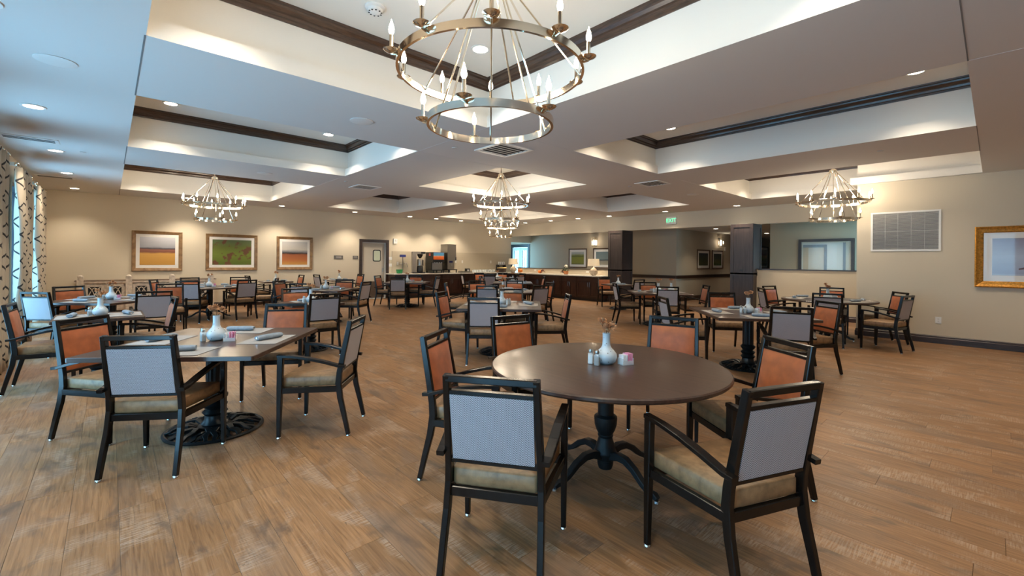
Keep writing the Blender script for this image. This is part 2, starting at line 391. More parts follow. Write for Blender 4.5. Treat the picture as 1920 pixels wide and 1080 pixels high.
def grow(p, d):
    """offset a rectilinear ccw outline outward by d"""
    out = []; n = len(p)
    for k in range(n):
        a, b, c = Vector(p[k - 1]), Vector(p[k]), Vector(p[(k + 1) % n])
        e, f = (b - a).normalized(), (c - b).normalized()
        q = b + Vector((e.y, -e.x)) * d + Vector((f.y, -f.x)) * d; out.append((q.x, q.y))
    return out
for p in polys:
    q = grow(p, 0.10); n = len(p); m = MB()
    lv = lambda pts, z: [(x, y, z) for x, y in pts]
    m.loops([lv(p, ZC), lv(p, ZC + 0.135), lv(q, ZC + 0.135), lv(q, ZT)], False, True)
    m.f = [f[::-1] for f in m.f]
    m.build('tray_recess', trayp, ceil, smooth=0)
    mm = MB(); prof = [(0.0, -0.125), (0.012, -0.125), (0.016, -0.105), (0.030, -0.098), (0.036, -0.075), (0.052, -0.066), (0.070, -0.040), (0.076, -0.022), (0.094, -0.016), (0.098, 0.0)]
    rings = [lv(grow(q, -o), ZT + z) for o, z in prof]
    mm.loops(rings, False, False); mm.f = [f[::-1] for f in mm.f]
    mm.build('crown_moulding', mould, ceil, smooth=0)
# thin joint lines between ceiling panels
jl = plain('ceiling joint', (0.20, 0.20, 0.20), 0.8); jw = plain('ceiling joint pale', (0.72, 0.72, 0.72), 0.8)
for a, b in ((4.08, 5.659), (8.354, 9.976), (13.721, VA)): MB().box(0.172, 0.183, a, b, ZC - 0.002, ZC + 0.004).build('ceiling_joint', jl, ceil, smooth=0)
MB().box(3.303, 3.309, 4.08, 13.721, ZC - 0.0015, ZC + 0.004).build('ceiling_joint', jw, ceil, smooth=0)
for v in (4.08, 5.659): MB().box(3.303, 8.849, v - 0.003, v + 0.003, ZC - 0.0015, ZC + 0.004).build('ceiling_joint', jw, ceil, smooth=0)
for a, b in ((3.303, 4.886), (7.232, 8.849)): MB().box(a, b, 0.148, 0.156, ZC - 0.002, ZC + 0.004).build('ceiling_joint', jl, ceil, smooth=0)
MB().box(4.882, 4.888, VN, 0.148, ZC - 0.0015, ZC + 0.004).build('ceiling_joint', jw, ceil, smooth=0)

# walls
HD = 3.7
wa = MB(); DU0, DU1, DH = 6.60, 7.52, 2.03
wa.box(U0 - 0.2, DU0, VA, VA + 0.15, 0, HD).box(DU0, DU1, VA, VA + 0.15, DH, HD).box(DU1, 13.72, VA, VA + 0.15, 0, HD).box(13.72, 15.2, VA, VA + 0.15, 2.28, HD)
struct(wa.build('wall_back', wallp, smooth=0))
WINS = [(9.05 + 2.22 * k - 0.68, 9.05 + 2.22 * k + 0.68) for k in range(-4, 2)]
wl = MB(); y = VN - 0.2
for a, b in WINS:
    wl.box(U0 - 0.28, U0, y, a, 0, HD); wl.box(U0 - 0.28, U0, a, b, 0, 0.12); wl.box(U0 - 0.28, U0, a, b, 2.62, HD); y = b
wl.box(U0 - 0.28, U0, y, VA + 0.15, 0, HD); struct(wl.build('wall_left', wallp, smooth=0))
struct(MB().box(UC, UB + 0.15, VN - 0.2, 1.87, 0, ZC + 0.12).build('wall_right', wallp, smooth=0))
struct(MB().box(U0 - 0.2, UB + 0.2, VN - 0.2, VN, 0, HD).build('wall_front', wallp, smooth=0))
struct(MB().box(UB, UB + 0.14, 1.86, VA + 0.02, 2.50, HD).build('wall_header', wallp, smooth=0))
hw = MB().box(UB, UB + 0.13, 1.86, 4.9, 0, 1.235); struct(hw.build('wall_half', halfp, smooth=0))
struct(MB().box(UB - 0.02, UB + 0.15, 1.872, 4.44, 1.235, 1.262).build('trim_1', darkw, smooth=0))
struct(MB().box(UB, UB + 0.13, 8.9, 14.2, 0, 1.10).build('wall_counter', tile, smooth=0))
struct(MB().box(UB - 0.02, UB + 0.15, 9.2, 14.2, 1.10, 1.125).build('trim_2', darkw, smooth=0))
# hall beyond the openings
UH, VP = 15.0, 7.70
hm = MB().box(UH, UH + 0.15, VP, 15.25, 0, HD).box(UH, UH + 0.15, 16.45, 17.4, 0, HD).box(UH, UH + 0.15, 15.25, 16.45, 2.16, HD).box(UB, 15.2, 17.2, 17.4, 0, HD)
struct(hm.build('wall_hall', hallp, smooth=0))
struct(MB().box(UH + 0.15, 25.2, VP, VP + 0.15, 0, HD).box(25, 25.2, 4, VP, 0, HD).build('wall_passage', hallp, smooth=0))
struct(MB().box(UH, UH + 0.15, 1.86, 4.67, 0, HD).box(UH + 0.15, 25.2, 4.52, 4.67, 0, HD).build('wall_mirror', hallp, smooth=0))
struct(MB().box(UB + 0.14, 25.2, 1.86, 17.4, 2.62, 2.7).build('ceiling_hall', ceilp, smooth=0))
def rail(name, x0, x1, y0, y1, z0, z1): return struct(MB().box(x0, x1, y0, y1, z0, z1).build(name, darkw, smooth=0))
rail('trim_3', UH - 0.045, UH, VP, 10.5, 0.83, 0.94); rail('trim_4', UH, 24.5, VP - 0.045, VP, 0.83, 0.94)
rail('baseboard_hall', UH - 0.02, UH, VP, 10.5, 0, 0.16); rail('baseboard_passage', UH, 24.5, VP - 0.02, VP, 0, 0.16)
bbp = [(0, 0), (0.022, 0), (0.022, 0.095), (0.014, 0.105), (0.014, 0.128), (0.006, 0.14), (0, 0.14)]
def baseboard(name, a, b, nrm):
    m = MB(); a, b, nv = Vector(a), Vector(b), Vector(nrm)
    m.loops([[(*(p + nv * d), z) for d, z in bbp] for p in (a, b)]); return struct(m.build(name, darkw, smooth=0))
baseboard('baseboard_right', (UC, VN), (UC, 1.87), (-1, 0)); baseboard('baseboard_half', (UB, 1.87), (UB, 4.5), (-1, 0))
baseboard('baseboard_back', (U0, VA), (6.5, VA), (0, -1)); baseboard('baseboard_left', (U0, VN), (U0, VA), (1, 0)); baseboard('baseboard_return', (UC, 1.87), (UB, 1.87), (0, 1))

# windows, rods and curtains
for k, (a, b) in enumerate(WINS):
    w = bpy.data.objects.new('window_%d' % (k + 1), None); COL.objects.link(w); struct(w); w.location = (U0 - 0.14, (a + b) / 2, 0)
    hx = (b - a) / 2; f = MB()
    f.box(-0.135, 0.12, -hx, -hx + 0.05, 0.12, 2.62).box(-0.135, 0.12, hx - 0.05, hx, 0.12, 2.62).box(-0.135, 0.12, -hx + 0.05, hx - 0.05, 0.12, 0.18).box(-0.135, 0.12, -hx + 0.05, hx - 0.05, 2.56, 2.62).box(-0.12, -0.02, -0.03, 0.03, 0.18, 2.56)
    f.build('window_frame', bronze, w, smooth=0)
    for s in (-1, 1):
        MB().box(-0.104, -0.096, min(s * 0.03, s * (hx - 0.05)), max(s * 0.03, s * (hx - 0.05)), 0.18, 2.56).build('pane', winglass, w, smooth=0)
    MB().box(0.141, 0.165, -hx - 0.05, hx + 0.05, 0.085, 0.12).build('window_sill', white, w, smooth=0)
    pl = bpy.data.lights.new('window_portal', 'AREA'); pl.shape = 'RECTANGLE'; pl.size = b - a; pl.size_y = 2.5; pl.cycles.is_portal = True
    po = bpy.data.objects.new('window_portal', pl); COL.objects.link(po); po.location = (U0 - 0.3, (a + b) / 2, 1.37); po.rotation_euler = (PI / 2, 0, -PI / 2)
CUR = [(7.93, 'nearest the two-seat table'), (10.15, 'hanging between the two bronze windows'), (12.37, 'hanging by the corner with the picture wall')]
for c, where in CUR:
    t = thing('curtain', 'cream curtain with black trellis pattern, ' + where, 'curtain', (U0 + 0.17, c, 0), 0, 'trellis curtains')
    m = MB(); n, rows = 72, 14; wd = 1.28; m.uv = []
    for r_ in range(rows + 1):
        z = 0.02 + 2.68 * r_ / rows; amp = 0.060 - 0.015 * r_ / rows; sq = 1.0 - 0.10 * math.sin(PI * r_ / rows)
        for j in range(n + 1):
            q = j / n; y = (q - 0.5) * wd * sq
            m.v.append((amp * math.sin(q * 2 * PI * 5 + 0.5 * math.sin(r_ * 0.5 + c)) + 0.006 * math.sin(r_ * 1.3 + j), y, z)); m.uv.append((q * wd * 1.55, z))
    for r_ in range(rows):
        for j in range(n):
            a = r_ * (n + 1) + j; m.f.append((a, a + 1, a + n + 2, a + n + 1))
    cl = m.build('cloth', curtm, t, smooth=180)
    md = cl.modifiers.new('thickness', 'SOLIDIFY'); md.thickness = 0.006
    MB().tube([(0, -0.72, 2.73), (0, 0.72, 2.73)], 0.014, 8).build('curtain_rod', nickel, t)
    for s in (-0.72, 0.72): MB().sphere(0, s, 2.73, 0.028).build('finial', nickel, t)
    for k in range(7):
        rg = MB(); y = -0.55 + 1.1 * k / 6
        rg.tube([(0.024 * math.cos(2 * PI * i / 10), y, 2.725 + 0.024 * math.sin(2 * PI * i / 10)) for i in range(11)], 0.005, 5); rg.build('curtain_ring', nickel, t)
    for s in (-0.69, 0.69): MB().cbox(-0.085, s, 2.73, 0.17, 0.03, 0.05).build('rod_bracket', wallp, t, smooth=0)

# doors
d1 = bpy.data.objects.new('door_1', None); COL.objects.link(d1); struct(d1); d1.location = (0, VA, 0)
def frame4(x0, x1, z0, z1, w, y0, y1, bottom=True):
    m = MB().box(x0, x0 + w, y0, y1, z0, z1).box(x1 - w, x1, y0, y1, z0, z1).box(x0 + w, x1 - w, y0, y1, z1 - w, z1)
    if bottom: m.box(x0 + w, x1 - w, y0, y1, z0, z0 + w)
    return m
frame4(DU0 - 0.10, DU1 + 0.10, 0, DH + 0.10, 0.105, -0.03, 0.0, False).build('door_casing', darkw, d1, smooth=0)
frame4(DU0, DU1, 0, DH, 0.03, 0.0, 0.14, False).build('door_jamb', jambp, d1, smooth=0)
MB().box(DU0 + 0.03, DU1 - 0.03, 0.09, 0.135, 0.01, DH - 0.03).build('door_leaf', doorp, d1, smooth=0)
MB().box(DU0 + 0.03, DU1 - 0.03, 0.082, 0.09, 0.02, 0.62).build('kick_plate', kick, d1, smooth=0)
gl = MB().rrect(0.125, 0.185, 0, 0.012, 0.05, 5).mesh('door_light', frost)
def standing(name, me, parent, loc):
    o = put(name, me, parent, loc); o.rotation_euler = (PI / 2, 0, 0); return o
standing('window_rim', MB().rrect(0.155, 0.215, 0, 0.010, 0.07, 5).mesh('window_rim', black), d1, (DU0 + 0.60, 0.09, 1.55))
standing('door_light', gl, d1, (DU0 + 0.60, 0.088, 1.55))
MB().box(DU1 - 0.12, DU1 - 0.05, 0.078, 0.09, 0.95, 1.1).build('push_plate', steel, d1, smooth=0)
MB().box(DU0 - 0.1, DU1 + 0.1, -0.03, 0.14, 0.0, 0.006).build('threshold', ivory, d1, smooth=0)
d2 = bpy.data.objects.new('door_2', None); COL.objects.link(d2); struct(d2); d2.location = (UH, 15.85, 0)
m = MB()
for s in (-1, 1):
    y0, y1 = sorted((s * 0.005, s * 0.56))
    leaf = MB().box(0.03, 0.09, y0, y0 + 0.13, 0, 2.06).box(0.03, 0.09, y1 - 0.13, y1, 0, 2.06).box(0.03, 0.09, y0 + 0.13, y1 - 0.13, 0, 0.3).box(0.03, 0.09, y0 + 0.13, y1 - 0.13, 1.92, 2.06)
    lf = leaf.build('door_leaf', jambp, d2, smooth=0)
    for z in (0.7, 1.1, 1.5): MB().box(0.04, 0.08, y0 + 0.13, y1 - 0.13, z - 0.012, z + 0.012).build('muntin', white, lf, smooth=0)
    MB().box(0.04, 0.08, (y0 + y1) / 2 - 0.01, (y0 + y1) / 2 + 0.01, 0.3, 1.92).build('muntin', white, lf, smooth=0)
    MB().box(0.058, 0.062, y0 + 0.13, y1 - 0.13, 0.3, 1.92).build('pane', winglass, lf, smooth=0)
MB().box(-0.03, 0.0, -0.70, -0.57, 0, 2.22).box(-0.03, 0.0, 0.57, 0.70, 0, 2.22).box(-0.03, 0.0, -0.57, 0.57, 2.07, 2.22).build('door_casing', black, d2, smooth=0)

# pillars
def pillar(v0, v1, label):
    t = thing('pillar', label, 'pillar', (13.28, (v0 + v1) / 2, 0)); w = v1 - v0; x0, x1 = -0.28, 0.34
    MB().box(x0, x1, -w / 2, w / 2, 0, 2.499).build('shaft', colw, t, smooth=0)
    for z0, z1 in ((0.22, 1.05), (1.22, 2.40)):
        f = frame4(-w / 2, w / 2, z0 - 0.12, z1 + 0.09, 0.085, 0, 0.014)
        f.v = [(x0 - q, p, z) for p, q, z in f.v]; f.f = [g[::-1] for g in f.f]; f.build('panel_frame', colw, t, smooth=0)
        g = frame4(x0, x1, z0 - 0.12, z1 + 0.09, 0.085, -w / 2 - 0.014, -w / 2); g.build('panel_frame', colw, t, smooth=0)
    MB().box(x0 - 0.03, x1 + 0.03, -w / 2 - 0.03, w / 2 + 0.03, 0, 0.10).build('plinth', darkw, t, smooth=0)
    return t
pillar(8.63, 9.20, 'tall dark panelled wood pillar at the end of the long counter')
p2 = pillar(4.47, 5.06, 'tall dark panelled wood pillar at the end of the pale half wall')
MB().box(-0.30, -0.29, -0.04, 0.04, 1.185, 1.24).build('outlet_plate', black, p2, smooth=0)

# ------------------------------------------------------------------ ceiling fixtures
def downlight(x, y, z, label, group, power, ang=R(110)):
    t = thing('recessed_light', label, 'light', (x, y, z), 0, group)
    MB().lathe([(0.075, -0.001), (0.098, -0.001), (0.100, -0.006), (0.096, -0.010), (0.078, -0.008), (0.075, -0.004)], 20).build('trim_ring', white, t)
    MB().lathe([(0.0745, -0.0005), (0.0745, -0.006), (0.02, -0.007)], 20).build('lens', lens, t)
    lamp('downlight_beam', 'SPOT', (0, 0, -0.03), power, WARM, t, 0.07, ang, 0.7); return t
for y, w in ((1.6, 'beside the open floor'), (4.22, 'above the cast-iron table window side'), (6.84, 'above the two-seat curtain table'), (9.46, 'beside the middle window curtain'), (11.84, 'beside the last window'), (14.38, 'at the picture wall end')):
    downlight(-0.6, y, ZC, 'recessed downlight in the window-side ceiling strip, ' + w, 'window strip downlights', P_DOWN * 0.55)
for x, w in ((1.5, 'nearest the window wall'), (4.1, 'between window wall and grille wall'), (6.7, 'facing the bare round table from behind'), (9.3, 'nearest the grille wall')):
    for y, e in ((-0.9, 'front'), (-2.9, 'rear')): downlight(x, y, ZC, 'added unseen downlight, %s open-floor row, %s' % (e, w), 'added unseen downlights', P_DOWN * 0.45)  # unseen lamps added behind the camera for warm fill light
for x, w in ((1.55, 'over the carved sideboard'), (3.82, 'over the red landscape picture'), (6.06, 'over the grey wall signs'), (8.12, 'over the green bin'), (9.25, 'over the drinks machine'), (10.41, 'past the ice dispenser')):
    downlight(x, 14.45, ZC, 'recessed downlight washing the picture wall ' + w, 'picture wall downlights', P_DOWN)
for y, w in ((13.2, 'over the counter corner'), (11.77, 'over the small pumpkin'), (10.4, 'over the flower pot'), (9.03, 'over the counter pillar'), (6.94, 'over the exit sign'), (4.82, 'over the half-wall pillar'), (2.82, 'over the pale half wall')):
    downlight(12.78, y, ZC, 'recessed downlight washing the beige header ' + w, 'header downlights', P_DOWN * 0.9)
TR = {(0, 0): [(0.63, 0.62), (2.81, 3.59), (0.63, 3.6), (2.8, 0.63)], (1, 0): [(0.63, 7.88), (2.82, 7.88), (0.63, 6.1), (2.82, 6.1)], (2, 0): [(0.63, 13.2), (2.82, 13.2), (0.63, 10.5), (2.82, 10.5)],
      (0, 1): [(6.71, 3.57), (6.70, 0.62), (5.4, 3.57), (5.4, 0.62)], (1, 1): [(6.64, 7.93), (5.45, 6.1)], (0, 2): [(9.4, 3.57), (11.2, 3.57), (9.4, 0.62)], (1, 2): [(9.4, 7.9), (11.2, 6.1)], (2, 1): [(5.4, 13.2), (6.7, 10.5)], (2, 2): [(9.4, 13.2), (11.2, 10.5)]}
TN = {(0, 0): 'the tray over the bare round table', (1, 0): 'the tray next to the window strip', (2, 0): 'the tray by the carved sideboard', (0, 1): 'the tray without chandelier by the grille wall', (1, 1): 'the middle chandelier tray', (0, 2): 'the tray at the grille wall', (1, 2): 'the tray by the exit sign', (2, 1): 'the tray by the kitchen door', (2, 2): 'the tray by the corner counters'}
for k, pts in TR.items():
    for x, y in pts:
        u0, u1 = TU[k[1]]; v0, v1 = TV[k[0]]
        side = ('half-wall' if x > (u0 + u1) / 2 else 'window') + (' picture-wall' if y > (v0 + v1) / 2 else ' open-floor') + ' corner'
        downlight(x, y, ZT, 'recessed downlight in the %s of %s' % (side, TN[k]), 'tray downlights', P_TRAY)
def grille4(x, y, z, s, label):
    t = thing('ceiling_vent', label, 'vent', (x, y, z), 0, 'square ceiling vents')
    f = MB().box(-s, s, -s, -s + 0.05, -0.012, 0).box(-s, s, s - 0.05, s, -0.012, 0).box(-s, -s + 0.05, -s + 0.05, s - 0.05, -0.012, 0).box(s - 0.05, s, -s + 0.05, s - 0.05, -0.012, 0); f.build('frame', white, t, smooth=0)
    MB().box(-s + 0.05, s - 0.05, -s + 0.05, s - 0.05, -0.002, 0).build('duct', dark, t, smooth=0)
    for i in range(6):
        q = -s + 0.085 + i * (2 * s - 0.17) / 5; MB().bar([(-s + 0.05, q, -0.008), (s - 0.05, q, -0.008)], (0, 1, 0), 0.022, 0.003).build('louvre', grillem, t, smooth=0)
grille4(4.14, 4.73, ZC, 0.30, 'square ceiling vent between the bare round table tray and middle tray')
grille4(4.13, 9.32, ZC, 0.26, 'square ceiling vent toward the kitchen door')
grille4(8.05, 4.65, ZC, 0.26, 'square ceiling vent toward the exit sign')
def slot_vent(x, y, label):
    t = thing('ceiling_vent', label, 'vent', (x, y, ZC), 0, 'window strip vents')
    frame = MB().box(-0.28, 0.28, -0.14, 0.14, -0.008, -0.001); frame.build('frame', white, t, smooth=0)
    for i in range(3): MB().box(-0.24, 0.24, -0.075 + i * 0.06, -0.045 + i * 0.06, -0.010, -0.008).build('slot', dark, t, smooth=0)
slot_vent(-0.80, 8.75, 'long slotted ceiling vent beside the curtain nearest the two-seat table'); slot_vent(-0.80, 12.6, 'long slotted ceiling vent beside the curtain by the picture wall corner')
for x, y, w in ((2.12, 4.89, 'over the cast-iron table'), (2.13, 9.16, 'short of the sideboard tray'), (-0.33, 5.12, 'in the window-side strip'), (10.03, 4.76, 'near the half-wall pillar')):
    t = thing('ceiling_speaker', 'round flush white ceiling speaker ' + w, 'speaker', (x, y, ZC), 0, 'ceiling speakers')
    MB().lathe([(0.115, -0.001), (0.128, -0.001), (0.13, -0.006), (0.115, -0.009)], 24).build('rim', white, t)
    MB().lathe([(0.114, -0.0005), (0.114, -0.006), (0.03, -0.0075)], 24).build('grille', ceilp, t)
for x, y, w in ((3.57, 5.13, 'by the middle vent'), (3.54, 8.9, 'by the kitchen-side vent'), (8.01, 5.15, 'by the exit-side vent'), (3.64, 13.27, 'near the picture wall'), (7.92, 1.09, 'between the grille-side trays'), (-0.3, 9.3, 'in the window strip'), (-0.3, 12.3, 'at the end of window strip')):
    t = thing('sprinkler', 'small white flush sprinkler cap ' + w, 'sprinkler', (x, y, ZC), 0, 'sprinkler caps')
    MB().lathe([(0.02, -0.0005), (0.036, -0.001), (0.036, -0.008), (0.012, -0.014)], 14).build('cap', grillem, t)
t = thing('smoke_detector', 'round white smoke detector in the tray over the bare round table', 'detector', (1.68, 3.62, ZT))
MB().lathe([(0.02, -0.001), (0.085, -0.001), (0.085, -0.012), (0.066, -0.02)], 20).build('base', white, t)
MB().lathe([(0.02, -0.0185), (0.062, -0.0185), (0.060, -0.045), (0.03, -0.056)], 20).build('head', white, t)
for k in range(10):
    a = 2 * PI * k / 10; MB().cbox(0.052 * math.cos(a), 0.052 * math.sin(a), -0.0505, 0.012, 0.012, 0.004).build('slot', dark, t, smooth=0)

# chandeliers
def chandelier():
    t = thing('chandelier', '', 'chandelier', (0, 0, 0), 0, 'two-tier candle chandeliers')
    def ring(r, z):
        pr = [(r - 0.008, z - 0.022), (r + 0.008, z - 0.022), (r + 0.008, z + 0.022), (r - 0.008, z + 0.022)]; n = 72
        m = MB(); m.loops([[(a * math.cos(2 * PI * j / n), a * math.sin(2 * PI * j / n), b) for a, b in pr] for j in range(n)] + [[(a, 0, b) for a, b in pr]], False, False); return m
    def candle(r, z, a):
        c, s = math.cos(a), math.sin(a); x, y = (r + 0.035) * c, (r + 0.035) * s
        m = MB().tube([(r * c, r * s, z), (x, y, z + 0.006), (x, y, z + 0.02)], 0.006, 6)
        m.lathe([(0.006, z + 0.008), (0.038, z + 0.022), (0.046, z + 0.030), (0.040, z + 0.029), (0.012, z + 0.02)], 14, x, y)
        m.lathe([(0.0115, z + 0.02), (0.0115, z + 0.115), (0.009, z + 0.118)], 10, x, y)
        o = m.build('candle', nickel, t)
        MB().lathe([(0.008, z + 0.117), (0.0155, z + 0.133), (0.0165, z + 0.147), (0.012, z + 0.17), (0.005, z + 0.19), (0.0015, z + 0.205)], 10, x, y).build('bulb', bulbm, o)
    zu, zl, zh = 2.590, 2.265, 3.20
    ring(0.565, zu).build('ring', nickel, t); ring(0.382, zl).build('ring', nickel, t)
    for k in range(10): candle(0.565, zu, R(230.6 + 36 * k))
    for k in range(5): candle(0.382, zl, R(230.6 - 20 + 72 * k))
    for k in range(5):
        a = R(248.6 + 72 * k); MB().tube([(0.05 * math.cos(a), 0.05 * math.sin(a), zh), (0.557 * math.cos(a), 0.557 * math.sin(a), zu)], 0.006, 6).build('rod', nickel, t)
        a = R(266 + 72 * k); MB().tube([(0.045 * math.cos(a), 0.045 * math.sin(a), zh), (0.374 * math.cos(a), 0.374 * math.sin(a), zl)], 0.006, 6).build('rod', nickel, t)
    MB().lathe([(0.02, zh - 0.03), (0.06, zh - 0.02), (0.065, zh + 0.015), (0.05, zh + 0.03), (0.02, zh + 0.05)], 18).build('hub', nickel, t)
    MB().tube([(0, 0, zh + 0.04), (0, 0, ZT - 0.02)], 0.009, 8).build('stem', nickel, t)
    MB().lathe([(0.02, ZT - 0.04), (0.06, ZT - 0.022), (0.065, ZT - 0.0005)], 18).build('canopy', nickel, t)
    for k in range(3):
        a = R(60 + 120 * k); lamp('candle_glow', 'POINT', (0.42 * math.cos(a), 0.42 * math.sin(a), 2.70), P_CHAND, WARM, t, 0.12)
    return t
ch0 = chandelier(); remember(ch0)
CH = [(1.743, 2.12, 'over the bare round table'), (1.743, 11.85, 'near the carved sideboard'), (6.06, 7.0, 'over the middle of the room'), (10.3, 2.12, 'beside the wall grille'), (10.3, 11.85, 'by the corner counters')]
ch0.location = (CH[0][0], CH[0][1], 0); ch0['label'] = 'two-tier polished nickel ring chandelier with candle bulbs ' + CH[0][2]
for x, y, w in CH[1:]: dup(ch0, (x, y, 0), 0, 'two-tier polished nickel ring chandelier with candle bulbs ' + w)

# ------------------------------------------------------------------ chairs
def yb(z): return -0.213 - 0.185 * (z - 0.53)
def make_chair():
    t = thing('dining_armchair', '', 'chair', (0, 0, 0), 0, 'dining armchairs')
    glide = MB().lathe([(0.013, 0.0), (0.017, 0.004), (0.015, 0.012), (0.011, 0.016)], 10).mesh('glide', chrome)
    for s in (-1, 1):
        rear = [(s * 0.222, -0.285, 0.014), (s * 0.219, -0.252, 0.16), (s * 0.215, -0.218, 0.30), (s * 0.212, -0.202, 0.42), (s * 0.210, -0.208, 0.50), (s * 0.207, yb(0.62), 0.62), (s * 0.203, yb(0.76), 0.76), (s * 0.199, yb(0.918), 0.918)]
        l = MB().bar(rear, (1, 0, 0), 0.030, [0.030, 0.036, 0.042, 0.046, 0.044, 0.040, 0.038, 0.036]).build('leg', framec, t, smooth=0)
        put('glide', glide, l, (s * 0.222, -0.285, 0))
        l = MB().bar([(s * 0.266, 0.238, 0.014), (s * 0.266, 0.232, 0.40), (s * 0.266, 0.228, 0.640)], (1, 0, 0), [0.026, 0.034, 0.036], [0.028, 0.042, 0.046]).build('leg', framec, t, smooth=0)
        put('glide', glide, l, (s * 0.266, 0.238, 0))
        arm = [(s * 0.236, -0.262, 0.560), (s * 0.240, -0.215, 0.566), (s * 0.250, -0.10, 0.600), (s * 0.258, 0.02, 0.628), (s * 0.264, 0.14, 0.645), (s * 0.266, 0.252, 0.650)]
        MB().bar(arm, (1, 0, 0), [0.036, 0.042, 0.046, 0.046, 0.042, 0.038], 0.022).build('armrest', framec, t, smooth=0)
    for nm, z0, z1, dp in (('top_rail', 0.889, 0.919, 0.036), ('mid_rail', 0.834, 0.852, 0.032), ('lower_rail', 0.512, 0.530, 0.034)):
        zc = (z0 + z1) / 2; MB().bar([(-0.20, yb(zc), zc), (0.20, yb(zc), zc)], (0, 0, 1), z1 - z0, dp).build(nm, framec, t, smooth=0)
    sf = MB().bar([(-0.20, -0.205, 0.376), (0.20, -0.205, 0.376)], (0, 0, 1), 0.045, 0.026).bar([(-0.255, 0.226, 0.376), (0.255, 0.226, 0.376)], (0, 0, 1), 0.045, 0.026)
    for s in (-1, 1): sf.bar([(s * 0.214, -0.205, 0.376), (s * 0.262, 0.226, 0.376)], (0, 0, 1), 0.045, 0.026)
    sf.build('seat_frame', framec, t, smooth=0)
    MB().rrect(0.244, 0.222, 0.398, 0.478, 0.022, 4, 0, 0.020, 0.009, hx2=0.198).build('seat', tan, t, smooth=50)
    n = 8; z0, z1, hx = 0.531, 0.833, 0.186
    def slab(front, back, dome, m, nm):
        k = MB(); g = lambda i, j: (-hx + 2 * hx * i / n, z0 + (z1 - z0) * j / n)
        e = lambda i, j: 1 - max(abs(2 * i / n - 1) ** 6, abs(2 * j / n - 1) ** 6)
        fr = [[(g(i, j)[0], yb(g(i, j)[1]) + front + dome * e(i, j), g(i, j)[1]) for i in range(n + 1)] for j in range(n + 1)]
        bk = [[(g(i, j)[0], yb(g(i, j)[1]) + back, g(i, j)[1]) for i in range(n + 1)] for j in range(n + 1)]
        for gr in (fr, bk):
            for r_ in gr: k.v += r_
        N = n + 1
        for j in range(n):
            for i in range(n):
                a = j * N + i; b = a + N * N; k.f += [(a + 1, a, a + N, a + N + 1), (b, b + 1, b + N + 1, b + N)]
        rim = [i for i in range(N)] + [j * N + n for j in range(1, N)] + [n * N + i for i in range(n - 1, -1, -1)] + [j * N for j in range(n - 1, 0, -1)]
        for a, b in zip(rim, rim[1:] + rim[:1]): k.f.append((a, b, b + N * N, a + N * N))
        k.build(nm, m, t, smooth=50)
    slab(0.012, 0.0005, 0.018, orange, 'back_cushion'); slab(0.0, -0.017, 0.0, herr, 'back_panel')
    return t
DESC = {  # table: (kind, x, y, angle, scale, words)
 'A': ('rect', 0.66, 4.36, 53, 1.0, 'the square table between curtains and bare round table'),
 'B': ('bare', 2.46, 1.75, 0, 1.0, 'the bare round table'),
 'C': ('two', -0.07, 6.97, 0, 1.0, 'the two-seat table beside the curtains'),
 'D': ('rect', 0.03, 9.58, 47, 1.0, 'the square table facing the carved sideboard'),
 'E': ('round', 1.75, 12.50, 0, 1.0, 'the round table below the green picture'),
 'F': ('two', 3.66, 14.40, 0, 1.0, 'the two-seat table under the red landscape'),
 'G': ('two', 5.56, 14.45, 0, 1.0, 'the two-seat table by the wall signs'),
 'H': ('two', 2.33, 7.20, 90, 1.0, 'the two-seat table away from any wall'),
 'I': ('rect', 3.60, 10.13, 45, 0.9, 'the square table facing the red landscape'),
 'J': ('rect', 6.72, 12.08, 50, 1.0, 'the square table facing the drinks machines'),
 'K': ('rect', 4.50, 5.15, 45, 1.0, 'the square table below the square vent'),
 'L': ('round', 6.55, 7.47, 0, 1.0, 'the round table under the middle chandelier'),
 'M': ('rect', 9.40, 10.25, 48, 1.0, 'the square table between middle chandelier and counters'),
 'N': ('round', 10.98, 12.85, 0, 1.0, 'the round table by the corner counters'),
 'O': ('two', 11.25, 7.60, 60, 1.0, 'the two-seat table beside the counter pillar'),
 'P': ('rect', 9.19, 5.14, 40, 1.0, 'the square table near the half-wall pillar'),
 'Q': ('rect', 6.45, 2.27, 41, 1.0, 'the square table between bare round table and grille'),
 'R': ('round', 10.13, 2.15, 0, 1.0, 'the round table beside the wall grille'),
}
